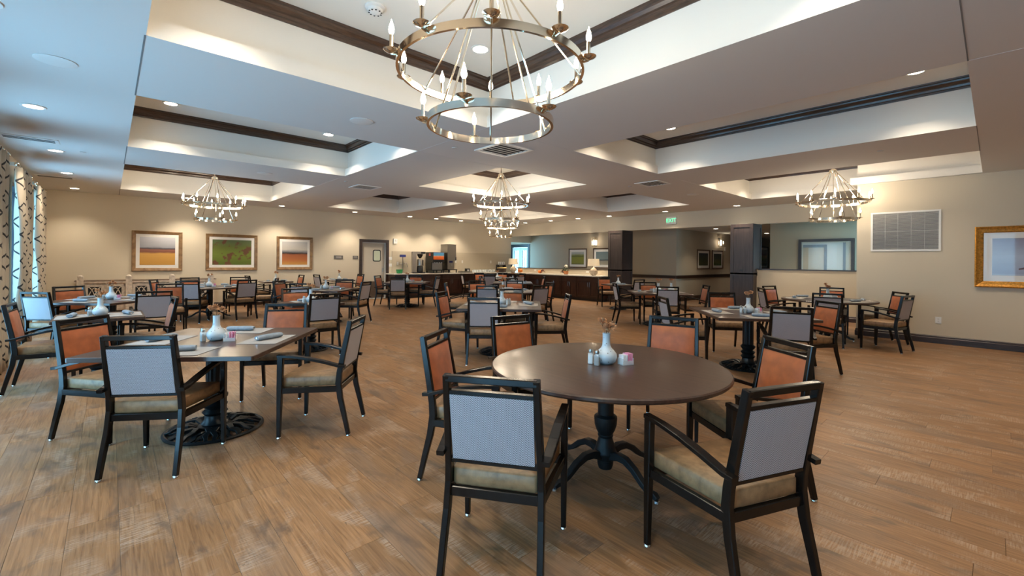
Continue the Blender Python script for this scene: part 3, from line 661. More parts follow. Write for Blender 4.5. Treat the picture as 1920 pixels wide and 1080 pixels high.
# rail centre of each chair and the way the sitter faces
CHAIRS = [('A', 0.15, 3.69, 56), ('A', -0.15, 5.04, 314), ('A', 1.46, 5.31, 240), ('A', 1.56, 3.68, 141),
 ('B', 1.22, 1.46, 35), ('B', 2.05, 0.59, 68), ('B', 1.68, 2.61, 305), ('B', 2.72, 2.97, 260), ('B', 3.81, 1.98, 198), ('B', 3.24, 0.91, 145),
 ('C', -0.76, 6.97, 356), ('C', 0.61, 7.00, 181),
 ('D', -0.75, 9.02, 44), ('D', -0.49, 10.48, 300), ('D', 0.50, 8.39, 88), ('D', 0.87, 10.72, 263),
 ('E', 0.75, 12.78, 338), ('E', 1.24, 11.60, 68), ('E', 1.50, 13.59, 287), ('E', 2.34, 11.55, 104), ('E', 2.54, 13.41, 258), ('E', 3.15, 12.32, 157),
 ('F', 2.93, 14.40, 4), ('F', 4.38, 14.42, 182), ('G', 4.85, 14.45, 6), ('G', 6.28, 14.45, 184),
 ('H', 2.32, 6.55, 87), ('H', 2.33, 7.97, 264),
 ('I', 2.84, 10.88, 312), ('I', 2.87, 9.51, 49), ('I', 4.24, 9.47, 127), ('I', 4.30, 10.84, 232),
 ('J', 6.14, 12.87, 309), ('J', 6.01, 11.34, 62), ('J', 7.40, 12.76, 236), ('J', 7.41, 11.47, 131),
 ('K', 3.89, 5.89, 304), ('K', 3.73, 4.64, 47), ('K', 5.30, 5.82, 228), ('K', 5.15, 4.37, 139),
 ('L', 5.49, 8.16, 321), ('L', 5.56, 6.82, 46), ('L', 6.57, 6.30, 86), ('L', 7.60, 7.01, 158), ('L', 7.52, 8.13, 222), ('L', 6.66, 8.55, 250),
 ('M', 8.44, 9.30, 48), ('M', 10.38, 9.82, 141), ('M', 8.80, 11.10, 312),
 ('N', 10.0, 12.12, 42), ('N', 9.72, 13.38, 335), ('N', 11.01, 14.00, 258), ('N', 11.80, 13.51, 228), ('N', 12.02, 12.55, 168), ('N', 10.90, 11.50, 86),
 ('O', 11.83, 8.53, 238), ('O', 11.10, 6.80, 80),
 ('P', 8.67, 5.94, 316), ('P', 9.85, 5.79, 230), ('P', 8.46, 4.52, 32), ('P', 9.77, 4.32, 131),
 ('Q', 5.87, 3.20, 315), ('Q', 7.64, 3.11, 219), ('Q', 5.81, 1.58, 26), ('Q', 7.02, 1.49, 141),
 ('R', 9.71, 3.17, 304), ('R', 10.78, 3.36, 253), ('R', 11.25, 2.32, 191), ('R', 8.97, 1.91, 13), ('R', 10.55, 1.16, 125), ('R', 9.47, 0.95, 77)]
WAY = [(0, 'half-wall side'), (45, 'corner-counter side'), (90, 'picture-wall side'), (135, 'sideboard-corner side'), (180, 'window side'), (225, 'side away from counters'), (270, 'side away from pictures'), (315, 'grille-wall side')]
USED = set()
def side(tb, x, y, tagk='chair'):
    a = math.degrees(math.atan2(y - DESC[tb][2], x - DESC[tb][1])) % 360
    for d, w in sorted(WAY, key=lambda q: abs((a - q[0] + 180) % 360 - 180)):
        if (tagk, tb, w) not in USED: USED.add((tagk, tb, w)); return w
chair0 = make_chair(); remember(chair0)
for k, (tb, x, y, th) in enumerate(CHAIRS):
    a = R(th); loc = (x + 0.272 * math.cos(a), y + 0.272 * math.sin(a), 0)
    lb = 'tan-seated armchair, %s of %s' % (side(tb, x, y), DESC[tb][5])
    if k == 0: chair0.location = loc; chair0.rotation_euler = (0, 0, a - PI / 2); chair0['label'] = lb
    else: dup(chair0, loc, a - PI / 2, lb)

# ------------------------------------------------------------------ tables
TOP = 0.738
def pedestal(t, bs=1.0):
    MB().box(-0.22, 0.22, -0.22, 0.22, TOP - 0.042, TOP - 0.032).build('mounting_plate', ironm, t, smooth=0)
    MB().lathe([(0.062, 0.30), (0.062, TOP - 0.042)], 48, flute=0.10, nf=12).build('fluted_column', iron, t, smooth=0)
    MB().lathe([(0.045, 0.055), (0.100, 0.06), (0.078, 0.085), (0.072, 0.125), (0.080, 0.135), (0.092, 0.15), (0.080, 0.165), (0.066, 0.175), (0.084, 0.195), (0.090, 0.21), (0.074, 0.225), (0.062, 0.235), (0.088, 0.265), (0.092, 0.285), (0.070, 0.31), (0.058, 0.318)], 28).build('turned_collar', iron, t)
    n = 40; rg = MB(); pr = [(0.325, 0.001), (0.350, 0.001), (0.355, 0.014), (0.340, 0.024), (0.325, 0.018)]
    rg.loops([[(a * math.cos(2 * PI * j / n), a * math.sin(2 * PI * j / n), b) for a, b in pr] for j in range(n)] + [[(a, 0, b) for a, b in pr]], False, False)
    b = rg.build('base', iron, t); b.scale = (bs, bs, 1)
    MB().lathe([(0.02, 0.002), (0.135, 0.004), (0.140, 0.03), (0.105, 0.05), (0.03, 0.062)], 28).build('base_hub', iron, b)
    lf = MB()
    for zz, w in ((0.0, 0.0),):
        path = [(0.125, 0, 0.030), (0.18, 0.012, 0.046), (0.24, -0.006, 0.040), (0.29, 0.010, 0.028), (0.332, 0, 0.014)]
        lf.bar(path, (0, 1, 0), [0.030, 0.040, 0.034, 0.030, 0.022], [0.012, 0.018, 0.016, 0.014, 0.012])
        lf.bar([(0.20, 0.02, 0.03), (0.25, 0.035, 0.024), (0.30, 0.030, 0.014)], (0, 1, 0), [0.010, 0.016, 0.008], 0.012)
    lm = lf.mesh('acanthus_leaf', iron, 0)
    for k in range(24):
        o = put('acanthus_leaf', lm, b, rz=2 * PI * k / 24 + (0.05 if k % 2 else -0.05)); o.scale = (0.96 if k % 2 else 1.0, -1.15 if k % 2 else 1.15, 1.25 if k % 3 else 0.8)
def four_leg(t):
    MB().box(-0.25, 0.25, -0.25, 0.25, TOP - 0.042, TOP - 0.032).build('mounting_plate', ironm, t, smooth=0)
    MB().lathe([(0.02, 0.035), (0.044, 0.045), (0.052, 0.07), (0.054, 0.10), (0.060, 0.105), (0.066, 0.135), (0.074, 0.145), (0.075, 0.155), (0.070, 0.165), (0.066, 0.18), (0.052, 0.225), (0.045, 0.250), (0.050, 0.258), (0.052, 0.266), (0.047, 0.272), (0.062, 0.30), (0.073, 0.335), (0.076, 0.375), (0.075, 0.388), (0.066, 0.396), (0.052, 0.402), (0.051, TOP - 0.042)], 32).build('turned_column', ironm, t)
    path = [(0.045, 0, 0.135), (0.12, 0, 0.160), (0.18, 0, 0.158), (0.25, 0, 0.125), (0.32, 0, 0.070), (0.37, 0, 0.043), (0.41, 0, 0.040), (0.43, 0, 0.028)]
    lm = MB().bar(path, (0, 1, 0), [0.05, 0.052, 0.050, 0.046, 0.042, 0.038, 0.040, 0.034], [0.05, 0.046, 0.042, 0.038, 0.034, 0.032, 0.034, 0.024]).mesh('leg', ironm, 40)
    gm = MB().lathe([(0.013, 0), (0.016, 0.004), (0.014, 0.016), (0.010, 0.018)], 10).mesh('glide', chrome)
    for k in range(4):
        l = put('leg', lm, t, rz=R(80 + 90 * k)); put('glide', gm, l, (0.425, 0, 0))
def make_table(kind, sc=1.0):
    nm = {'rect': 'square_table', 'two': 'two_seat_table', 'round': 'round_table', 'bare': 'round_table'}[kind]
    t = thing(nm, '', 'table')
    if kind in ('round', 'bare'):
        MB().lathe([(0.72, TOP - 0.034), (0.755, TOP - 0.032), (0.765, TOP - 0.022), (0.765, TOP - 0.008), (0.758, TOP - 0.001), (0.745, TOP)], 96).build('table_top', topw, t)
        four_leg(t)
    else:
        hx, hy = (0.66 * sc, 0.60 * sc) if kind == 'rect' else (0.385, 0.385)
        MB().rrect(hx, hy, TOP - 0.034, TOP, 0.012, 2, ease=0.003).build('table_top', topw, t, smooth=0)
        pedestal(t, 1.0 if kind == 'rect' else 0.72)
    return remember(t)
PROTO = {}
vase_me = MB().lathe([(0.030, 0.0), (0.040, 0.001), (0.056, 0.018), (0.064, 0.042), (0.062, 0.066), (0.048, 0.088), (0.031, 0.106), (0.0245, 0.125), (0.0225, 0.16), (0.0235, 0.198), (0.0245, 0.204), (0.019, 0.204), (0.017, 0.19), (0.006, 0.17)], 28).mesh('body', vasem, 60)
fl = MB(); rf = random.Random(5)
for k in range(34):
    a = rf.random() * 2 * PI; e = 0.25 + rf.random() * 1.1; r0, r1 = 0.003, 0.024 + 0.007 * rf.random(); w = 0.0058
    c, s = math.cos(a), math.sin(a); ce, se = math.cos(e), math.sin(e); tx, ty = -s * w, c * w
    fl.add([(c * ce * r0 + tx, s * ce * r0 + ty, se * r0), (c * ce * r0 - tx, s * ce * r0 - ty, se * r0), (c * ce * r1 - tx * 0.6, s * ce * r1 - ty * 0.6, se * r1), (c * ce * r1 + tx * 0.6, s * ce * r1 + ty * 0.6, se * r1), (c * ce * (r0 + r1) / 2, s * ce * (r0 + r1) / 2, se * (r0 + r1) / 2 + 0.003)],
           [(0, 1, 4), (1, 2, 4), (2, 3, 4), (3, 0, 4), (3, 2, 1, 0)])
fl.sphere(0, 0, 0, 0.007, n=8, m=4)
flower_me = fl.mesh('flower', petal, 0)
def vase(x, y, where, seed):
    t = thing('bud_vase', 'speckled vase of dried flowers on ' + where, 'vase', (x, y, TOP), 0, 'table vases'); put('body', vase_me, t).scale = (1.1, 1.1, 1.0); q = random.Random(seed)
    b0 = q.random() * 2 * PI
    for k in range(4):
        a = b0 + 2 * PI * k / 4 + q.random() * 0.6; d = 0.020 + 0.026 * q.random(); z = 0.228 + 0.055 * q.random()
        p = (d * math.cos(a), d * math.sin(a), z)
        MB().tube([(0.004 * math.cos(a), 0.004 * math.sin(a), 0.15), (0.010 * math.cos(a), 0.010 * math.sin(a), 0.205), p], 0.0016, 5).build('stem', stemm, t)
        f = put('flower', flower_me, t, p); f.rotation_euler = (-0.5 * math.sin(a), 0.5 * math.cos(a), a); f.scale = (1.15 + 0.35 * q.random(),) * 3
gb = MB(); gb.rrect(0.0165, 0.0165, 0, 0.072, 0.005, 2, ease=0.003).lathe([(0.0125, 0.07), (0.012, 0.080)], 12); glass_me = gb.mesh('glass_body', glassm)
fill_me = {'salt': MB().rrect(0.0150, 0.0150, 0.003, 0.060, 0.005, 2, ease=0.002).mesh('filling', saltm), 'pepper': MB().rrect(0.0150, 0.0150, 0.003, 0.052, 0.005, 2, ease=0.002).mesh('filling', pepm)}
cap_me = MB().lathe([(0.0145, 0.078), (0.0155, 0.082), (0.0150, 0.092), (0.010, 0.100), (0.003, 0.102)], 14).mesh('cap', steel)
def shaker(x, y, where, k):
    t = thing(k + '_shaker', 'steel-capped glass %s shaker on %s' % (k, where), 'shaker', (x, y, TOP), R(20), k + ' shakers')
    put('glass_body', glass_me, t); put('filling', fill_me[k], t); put('cap', cap_me, t)
pk_me = MB().box(-0.0016, 0.0016, -0.026, 0.026, 0.004, 0.066).mesh('packet', paper, 0); pk2 = MB().box(-0.0016, 0.0016, -0.026, 0.026, 0.004, 0.074).mesh('packet', pinkm, 0)
cad = MB().box(-0.042, 0.042, -0.030, 0.030, 0, 0.003).box(-0.042, -0.040, -0.030, 0.030, 0.003, 0.045).box(0.040, 0.042, -0.030, 0.030, 0.003, 0.045).box(-0.040, 0.040, -0.030, -0.0285, 0.003, 0.028).box(-0.040, 0.040, 0.0285, 0.030, 0.003, 0.028); cad_me = cad.mesh('holder', glassm, 0)
def caddy(x, y, where):
    t = thing('sweetener_caddy', 'caddy of pink sweetener packets on ' + where, 'caddy', (x, y, TOP), R(-20), 'sweetener caddies'); put('holder', cad_me, t)
    for i in range(14):
        o = put('packet', pk_me if i < 7 else pk2, t, (-0.035 + i * 0.0054, 0, 0)); o.rotation_euler = (0, 0.10 * math.sin(i * 1.7), 0)
mat_me = MB().rrect(0.21, 0.15, 0.0, 0.003, 0.006, 2, ease=0.001).mesh('placemat', matm, 0)
nm_ = MB()
ringsn = []
for i in range(9):
    x = -0.115 + 0.23 * i / 8; f = 1.0 if 0 < i < 8 else 0.8; w = 1 + 0.06 * math.sin(i * 2.1)
    ringsn.append([(x, 0.033 * f * w * math.cos(2 * PI * j / 12), 0.0225 + 0.0205 * f * math.sin(2 * PI * j / 12) + (0.002 * math.sin(3 * j))* f) for j in range(12)])
nm_.loops(ringsn); nap_me = nm_.mesh('roll', napm, 60)
fork_me = MB().lathe([(0.004, -0.004), (0.013, -0.002), (0.013, 0.006), (0.004, 0.008)], 10).mesh('cutlery_end', chrome)
def setting(tb, cx, cy, a, rad, where):
    """placemat and rolled napkin in front of the seat lying in direction a from the table centre"""
    x, y = cx + rad * math.cos(a), cy + rad * math.sin(a); w = side(tb, x, y, 'mat')
    m = put('placemat', mat_me, None, (x, y, TOP + 0.0003), a - PI / 2); tag(m, 'grey placemat, %s of %s' % (w, where), 'placemat', 'placemats')
    q = random.Random(int(x * 100 + y * 10)); r2 = a - PI / 2 + q.uniform(-0.5, 0.5)
    t = thing('rolled_napkin', 'rolled napkin, %s of %s' % (w, where), 'napkin', (x + q.uniform(-0.03, 0.03), y + q.uniform(-0.02, 0.02), TOP + 0.0036), r2, 'rolled napkins')
    put('roll', nap_me, t)
    c = put('cutlery_end', fork_me, t, (0.112, 0, 0.018)); c.rotation_euler = (0, PI / 2, 0)
RGT = Vector((ca, -sa)); FWD = Vector((sa, ca))
for tb, (kind, x, y, ang, sc, where) in DESC.items():
    key = (kind if kind != 'bare' else 'round', sc)
    w = where[4:]
    lb = w + {'rect': ', walnut top on cast-iron pedestal', 'two': ', dark top on iron pedestal', 'round': ', dark top on four-footed pedestal', 'bare': ' with glossy dark top on four-footed pedestal'}[kind]
    if key not in PROTO: t = PROTO[key] = make_table(kind, sc); t.location = (x, y, 0); t.rotation_euler = (0, 0, R(ang)); t['label'] = lb
    else: t = dup(PROTO[key], (x, y, 0), R(ang), lb)
    t['group'] = {'rect': 'square pedestal tables', 'two': 'two-seat tables', 'round': 'round tables', 'bare': 'round tables'}[kind]
    P = Vector((x, y))
    if tb == 'A': P = Vector((0.66, 4.34))
    vase(P.x, P.y, where, ord(tb))
    if tb in 'ABCDEHIJKPQ':
        sp = P - RGT * 0.105 - FWD * 0.01; pp = P - RGT * 0.072 - FWD * 0.055; cp = P + RGT * 0.125 - FWD * 0.02
        if tb == 'K': sp, pp = P + RGT * 0.085 - FWD * 0.05, P + RGT * 0.12 - FWD * 0.03; cp = P + RGT * 0.02 + FWD * 0.15
        shaker(sp.x, sp.y, where, 'salt'); shaker(pp.x, pp.y, where, 'pepper')
        if tb not in 'CH': caddy(cp.x, cp.y, where)
    if kind == 'rect':
        for k in range(4): setting(tb, x, y, R(ang + 90 * k), (0.47 if k % 2 == 0 else 0.41) * sc, where)
    elif kind == 'two':
        for k in (0, 2): setting(tb, x, y, R(ang + 90 * k), 0.215, where)
    elif kind == 'round':
        for (c, cx, cy, th) in CHAIRS:
            if c == tb: setting(tb, x, y, math.atan2(cy - y, cx - x), 0.54, where)
o = vase(9.55, 5.02, 'half-wall end of square table near half-wall pillar', 77)

# ------------------------------------------------------------------ pictures and wall fittings
def picture(name, w, h, fw, mw, fm, pm_, loc, rz, label, depth=0.04, group=None, mat=matboard):
    t = thing(name, label, 'picture', loc, rz, group)
    fr = MB(); hw_, hh = w / 2, h / 2
    prof = [(0, 0), (0, depth * 0.8), (fw * 0.15, depth), (fw * 0.45, depth * 0.75), (fw * 0.85, depth * 0.55), (fw, depth * 0.35), (fw, 0)]
    rings = []
    for sx, sz in ((-1, -1), (1, -1), (1, 1), (-1, 1), (-1, -1)): rings.append([(sx * (hw_ - d), -y, sz * (hh - d)) for d, y in prof])
    fr.loops(rings, False, False); fr.build('frame', fm, t, smooth=0)
    MB().box(-hw_ + fw * 0.9, hw_ - fw * 0.9, -depth * 0.3, -0.002, -hh + fw * 0.9, hh - fw * 0.9).build('mat_board', mat, t, smooth=0)
    q = fw + mw; MB().box(-hw_ + q, hw_ - q, -depth * 0.36, -depth * 0.3, -hh + q, hh - q).build('print', pm_, t, smooth=0)
    return t
pr1 = landscape('gold field print', [(0.0, (0.50, 0.26, 0.05)), (0.40, (0.62, 0.34, 0.08)), (0.47, (0.22, 0.08, 0.05)), (0.55, (0.30, 0.12, 0.08)), (0.60, (0.06, 0.055, 0.07)), (0.66, (0.36, 0.37, 0.42)), (1.0, (0.60, 0.61, 0.66))], lo=-0.34, hi=0.34, dist=0.03)
pr2 = landscape('green meadow print', [(0.0, (0.09, 0.13, 0.02)), (0.4, (0.15, 0.20, 0.03)), (0.75, (0.12, 0.15, 0.03)), (1.0, (0.10, 0.14, 0.06))], lo=-0.34, hi=0.34, dist=0.06, blotch=(4.5, 0.53, (0.13, 0.06, 0.03)))
pr3 = landscape('red earth print', [(0.0, (0.55, 0.27, 0.07)), (0.18, (0.45, 0.15, 0.05)), (0.44, (0.33, 0.10, 0.04)), (0.50, (0.02, 0.02, 0.025)), (0.58, (0.25, 0.25, 0.27)), (0.68, (0.55, 0.52, 0.46)), (1.0, (0.50, 0.50, 0.50))], lo=-0.34, hi=0.34, dist=0.03)
picture('framed_landscape', 1.06, 1.06, 0.085, 0.075, bframe, pr1, (0.96, VA, 1.58), 0, 'gold framed landscape of yellow field under grey sky', group='picture wall prints')
picture('framed_landscape', 1.30, 1.05, 0.085, 0.075, bframe, pr2, (2.67, VA, 1.58), 0, 'gold framed green and brown print, middle of the picture wall', group='picture wall prints')
picture('framed_landscape', 1.07, 1.05, 0.085, 0.075, bframe, pr3, (4.385, VA, 1.585), 0, 'gold framed landscape of red earth with black horizon', group='picture wall prints')
pr4 = landscape('lilac and brown print', [(0.0, (0.70, 0.66, 0.60)), (0.14, (0.30, 0.30, 0.38)), (0.5, (0.42, 0.44, 0.52)), (0.8, (0.30, 0.27, 0.33)), (1.0, (0.20, 0.12, 0.11))], lo=-0.38, hi=0.38, dist=0.02, scale=5)
g = picture('gilt_framed_picture', 1.56, 1.03, 0.105, 0.10, goldf, pr4, (UC, 0.24 - 0.78, 1.56), -PI / 2, 'ornate gilt framed lilac and brown print on the grille wall', 0.06)
brn = plain('brown print shape', (0.13, 0.055, 0.04), 0.3, var=0.4, vscale=6)
sh = MB(); out = [(-0.28, -0.19), (-0.16, -0.15), (-0.10, -0.16), (-0.09, 0.30), (0.30, 0.30), (0.50, 0.1), (0.50, -0.25), (-0.18, -0.25), (-0.2, -0.2), (-0.28, -0.215)]
sh.loops([[(x, -0.0225, z) for x, z in out], [(x, -0.0228, z) for x, z in out]]); sh.build('brown_shape', brn, g, smooth=0)
hp1 = landscape('green hills print', [(0.0, (0.02, 0.02, 0.02)), (0.12, (0.20, 0.22, 0.03)), (0.55, (0.22, 0.25, 0.03)), (0.66, (0.10, 0.13, 0.03)), (0.75, (0.25, 0.28, 0.10)), (0.85, (0.35, 0.40, 0.42)), (1.0, (0.5, 0.52, 0.5))], lo=-0.28, hi=0.28, dist=0.03)
hp2 = landscape('grey sea print', [(0.0, (0.36, 0.34, 0.27)), (0.30, (0.26, 0.25, 0.20)), (0.36, (0.05, 0.07, 0.08)), (0.46, (0.16, 0.21, 0.22)), (1.0, (0.12, 0.18, 0.20))], lo=-0.28, hi=0.28, dist=0.02)
picture('framed_print', 0.99, 0.84, 0.05, 0.10, walnutf, hp1, (UH, 12.2, 1.55), -PI / 2, 'framed green hills print on the hall wall beyond the counter', group='hall prints')
picture('framed_print', 1.20, 0.84, 0.05, 0.10, walnutf, hp2, (UH, 10.77, 1.55), -PI / 2, 'framed grey sea print partly behind the table lamp', group='hall prints')
hp3 = landscape('dark field print', [(0.0, (0.08, 0.09, 0.03)), (0.6, (0.06, 0.07, 0.04)), (1.0, (0.05, 0.06, 0.10))], lo=-0.25, hi=0.25)
hp4 = landscape('dark hill print', [(0.0, (0.10, 0.13, 0.03)), (0.45, (0.09, 0.11, 0.03)), (0.5, (0.04, 0.05, 0.03)), (1.0, (0.05, 0.06, 0.06))], lo=-0.25, hi=0.25)
hp5 = landscape('valley print', [(0.0, (0.04, 0.05, 0.02)), (0.4, (0.22, 0.22, 0.05)), (0.6, (0.40, 0.26, 0.10)), (0.75, (0.20, 0.10, 0.10)), (1.0, (0.4, 0.36, 0.36))], lo=-0.35, hi=0.35)
picture('framed_print', 1.08, 0.76, 0.05, 0.09, walnutf, hp3, (17.15, VP, 1.54), 0, 'framed dark blue-green print in the passage, next to the corner', group='passage prints')
picture('framed_print', 1.02, 0.76, 0.05, 0.09, walnutf, hp4, (18.45, VP, 1.54), 0, 'framed dark print with pale green field below passage sconce', group='passage prints')
picture('framed_print', 1.6, 1.1, 0.06, 0.10, walnutf, hp5, (23.6, VP, 1.68), 0, 'framed valley print at the far end of the passage', group='passage prints')
t = thing('interior_window', 'wide dark framed interior window with beige blinds above the pale half wall', 'window', (UH, 3.24, 1.52), -PI / 2)
frame4(-0.66, 0.66, -0.6, 0.6, 0.075, -0.06, -0.001).build('frame', darkw, t, smooth=0)
frame4(-0.585, 0.585, -0.525, 0.525, 0.035, -0.02, -0.002).build('inner_frame', halfp, t, smooth=0)
blind = plain('beige blind', (0.48, 0.42, 0.32), 0.8); blindp = plain('pale blind', (0.52, 0.50, 0.45), 0.8); slate = plain('slate window bar', (0.06, 0.08, 0.11), 0.5)
MB().box(-0.55, -0.42, -0.012, -0.003, -0.49, 0.40).build('blind', plain('tan panel', (0.40, 0.27, 0.13), 0.7), t, smooth=0); MB().box(-0.42, -0.04, -0.012, -0.003, -0.49, 0.36).build('blind', blind, t, smooth=0); MB().box(0.03, 0.40, -0.012, -0.003, -0.49, 0.49).build('blind', blindp, t, smooth=0); MB().box(0.46, 0.55, -0.012, -0.003, -0.49, 0.49).build('blind', blind, t, smooth=0)
MB().box(-0.55, 0.03, -0.02, -0.003, 0.36, 0.44).build('window_bar', slate, t, smooth=0); MB().box(-0.04, 0.03, -0.02, -0.003, -0.49, 0.36).build('window_bar', slate, t, smooth=0); MB().box(0.40, 0.46, -0.02, -0.003, -0.49, 0.49).build('window_bar', slate, t, smooth=0); MB().box(-0.55, 0.03, -0.012, -0.003, 0.44, 0.49).build('transom', blindp, t, smooth=0)
MB().box(-0.585, 0.585, -0.034, -0.030, -0.525, 0.525).build('pane', winglass, t, smooth=0)
def sconce(loc, rz, label):
    t = thing('wall_sconce', label, 'sconce', loc, rz, 'wall sconces')
    MB().box(-0.06, 0.06, -0.02, 0, -0.16, 0.16).build('back_plate', nickel, t, smooth=0)
    cg = MB()
    for sx in (-0.075, 0.075):
        for yy in (-0.03, -0.17): cg.box(sx - 0.006, sx + 0.006, yy - 0.006, yy + 0.006, -0.2, 0.2)
    for z in (-0.2, 0.2): cg.box(-0.08, 0.08, -0.176, -0.02, z - 0.006, z + 0.006)
    cg.build('cage', nickel, t, smooth=0)
    for sx in (-0.035, 0.035): MB().lathe([(0.014, -0.12), (0.020, -0.06), (0.02, 0.04), (0.008, 0.09)], 10, sx, -0.10).build('bulb', sbulb, t)
    lamp('sconce_glow', 'POINT', (0, -0.13, 0.0), 6, WARM, t, 0.05)
sconce((UH, 11.25, 2.22), -PI / 2, 'caged two-bulb sconce above the grey sea print'); sconce((18.55, VP, 2.25), 0, 'caged two-bulb sconce in the passage above the dark prints')
for x, y, w in ((14.2, 11.1, 'behind the counter header'), (15.9, 6.7, 'at the mouth of the passage'), (14.2, 3.2, 'in front of the mirror'), (19.5, 6.2, 'deep in the passage')): downlight(x, y, 2.62, 'recessed hall downlight ' + w, 'hall downlights', P_HALL)
# wall grille
t = thing('return_grille', 'white framed return air grille high on the grille wall', 'grille', (UC, 1.155, 2.045), -PI / 2)
frame4(-0.495, 0.495, -0.375, 0.375, 0.03, -0.015, -0.001).build('frame', white, t, smooth=0)
MB().box(-0.465, 0.465, -0.003, -0.001, -0.345, 0.345).build('duct', plain('grille shadow', (0.13, 0.13, 0.13), 0.8), t, smooth=0)
lou = MB().bar([(-0.465, -0.009, 0), (0.465, -0.009, 0)], (0, -0.6, 0.8), 0.013, 0.0015).mesh('louvre', grillem, 0)
for i in range(40): put('louvre', lou, t, (0, 0, -0.336 + i * 0.0172))
for k in range(1, 5): MB().box(-0.467 + 0.1868 * k - 0.002, -0.467 + 0.1868 * k + 0.002, -0.016, -0.013, -0.345, 0.345).build('mullion', grillem, t, smooth=0)
MB().box(-0.465, 0.465, -0.0165, -0.0135, -0.002, 0.002).build('mullion', grillem, t, smooth=0)
def plate(loc, rz, w, h, label, m=ivory, cat='outlet', name='wall_outlet', holes=2, group=None):
    t = thing(name, label, cat, loc, rz, group); MB().rrect(w / 2, h / 2, 0, 0.006, 0.006, 2, ease=0.002)
    MB().box(-w / 2, w / 2, -0.007, -0.001, -h / 2, h / 2).build('plate', m, t, smooth=0)
    for k in range(holes): MB().box(-0.012, 0.012, -0.009, -0.007, -0.03 + 0.04 * k, -0.01 + 0.04 * k).build('socket', grillem, t, smooth=0)
plate((UC, 0.685, 0.42), -PI / 2, 0.08, 0.12, 'white power outlet low on the grille wall', white)
for x, w in ((10.62, 'next to the ice dispenser'), (10.95, 'behind the small black caddy'), (12.5, 'near the counter corner')): plate((x, VA - 0.012, 1.35), 0, 0.075, 0.12, 'ivory outlet plate on the backsplash ' + w, group='backsplash outlets')
plate((7.98, VA - 0.012, 1.27), 0, 0.075, 0.12, 'ivory outlet plate above the green bin', group='backsplash outlets')
for y, w in ((13.1, 'near the small pumpkin'), (10.35, 'beside the table lamp')): plate((UB, y, 1.02), -PI / 2, 0.12, 0.07, 'ivory outlet plate under the ledge ' + w, holes=1, group='ledge outlets')
plate((7.70, VA, 1.455), 0, 0.16, 0.11, 'upper white switch plate beside the kitchen door', white, 'switch', 'switch_plate', 1, 'door switch plates'); plate((7.71, VA, 1.21), 0, 0.18, 0.11, 'lower white switch plate beside the kitchen door', white, 'switch', 'switch_plate', 1, 'door switch plates')
t = thing('strobe_alarm', 'white strobe alarm above the switches by the kitchen door', 'alarm', (7.87, VA, 2.10)); MB().box(-0.075, 0.075, -0.045, -0.001, -0.09, 0.09).build('body', white, t, smooth=0); MB().box(-0.02, 0.04, -0.065, -0.045, -0.02, 0.06).build('lens', grillem, t, smooth=0)
def wall_sign(x, w, lines, label):
    t = thing('wall_sign', label, 'sign', (x, VA, 1.475), 0, 'grey wall signs'); MB().box(-w / 2, w / 2, -0.012, -0.001, -0.06, 0.06).build('plate', plateg, t, smooth=0)
    for i in range(lines): MB().box(-w * 0.3, w * 0.3, -0.0135, -0.012, 0.012 - i * 0.035, 0.024 - i * 0.035).build('pale_mark', signt, t, smooth=0)
wall_sign(5.775, 0.31, 2, 'wide grey room sign with pale marks on the picture wall'); wall_sign(6.365, 0.19, 1, 'small grey room sign next to the kitchen door frame')
t = thing('exit_sign', 'white exit sign with green letters on the beige header', 'sign', (UB, 6.99, 2.75), -PI / 2)
MB().box(-0.165, 0.165, -0.05, -0.001, -0.115, 0.115).build('housing', exitw, t, smooth=0)
o = put('lettering', text_mesh('EXIT', 0.17, exitg), t, (0, -0.052, 0)); o.rotation_euler = (PI / 2, 0, 0)
plate((19.2, VP, 2.0), 0, 0.12, 0.16, 'small white box on the passage wall beside sconce', white, 'alarm', 'wall_box', 0)

# ------------------------------------------------------------------ sideboard
t = thing('carved_sideboard', 'long whitewashed carved sideboard below the framed landscape', 'sideboard', (0.80, 14.82, 0))
hx = 1.36; MB().box(-hx, hx, -0.21, 0.25, 0.10, 0.78).build('carcass', chalk, t, smooth=0)
MB().box(-hx - 0.04, hx + 0.04, -0.25, 0.26, 0.78, 0.825).build('top_board', chalk, t, smooth=0)
tr = plain('sideboard edge stain', (0.13, 0.09, 0.06), 0.8); MB().box(-hx - 0.045, hx + 0.045, -0.255, 0.262, 0.825, 0.838).build('top_edge', tr, t, smooth=0)
for x in (-1.3, -0.43, 0.43, 1.28):
    p = MB().box(x - 0.06, x + 0.06, -0.262, -0.2, 0.0, 0.93).build('post', chalk, t, smooth=0)
    MB().lathe([(0.055, 0.93), (0.05, 0.955), (0.02, 0.975)], 10, x, -0.231).build('post_cap', chalk, p)
for k in range(3):
    cx = -0.865 + 0.86 * k
    for s in (-1, 1):
        x0 = cx + s * 0.185; d = frame4(x0 - 0.165, x0 + 0.165, 0.14, 0.74, 0.05, -0.225, -0.212).build('door', chalk, t, smooth=0)
        MB().box(x0 - 0.115, x0 + 0.115, -0.216, -0.211, 0.45, 0.69).build('dark_opening', dark, d, smooth=0)
        q = MB(); q.tube([(x0 - 0.115 + 0.23 * i / 10, -0.225, 0.45 + 0.21 * math.sin(PI * i / 10)) for i in range(11)], 0.012, 6); q.tube([(x0 - 0.115 + s * 0.0 + 0.115 * i / 6, -0.225, 0.68 - 0.2 * (i / 6) ** 2) for i in range(7)], 0.010, 6); q.tube([(x0 + 0.115 - 0.115 * i / 6, -0.225, 0.68 - 0.2 * (i / 6) ** 2) for i in range(7)], 0.010, 6); q.build('tracery', chalk, d)
        MB().cbox(x0 - s * 0.14, -0.235, 0.42, 0.018, 0.02, 0.07).build('pull', tr, d, smooth=0)
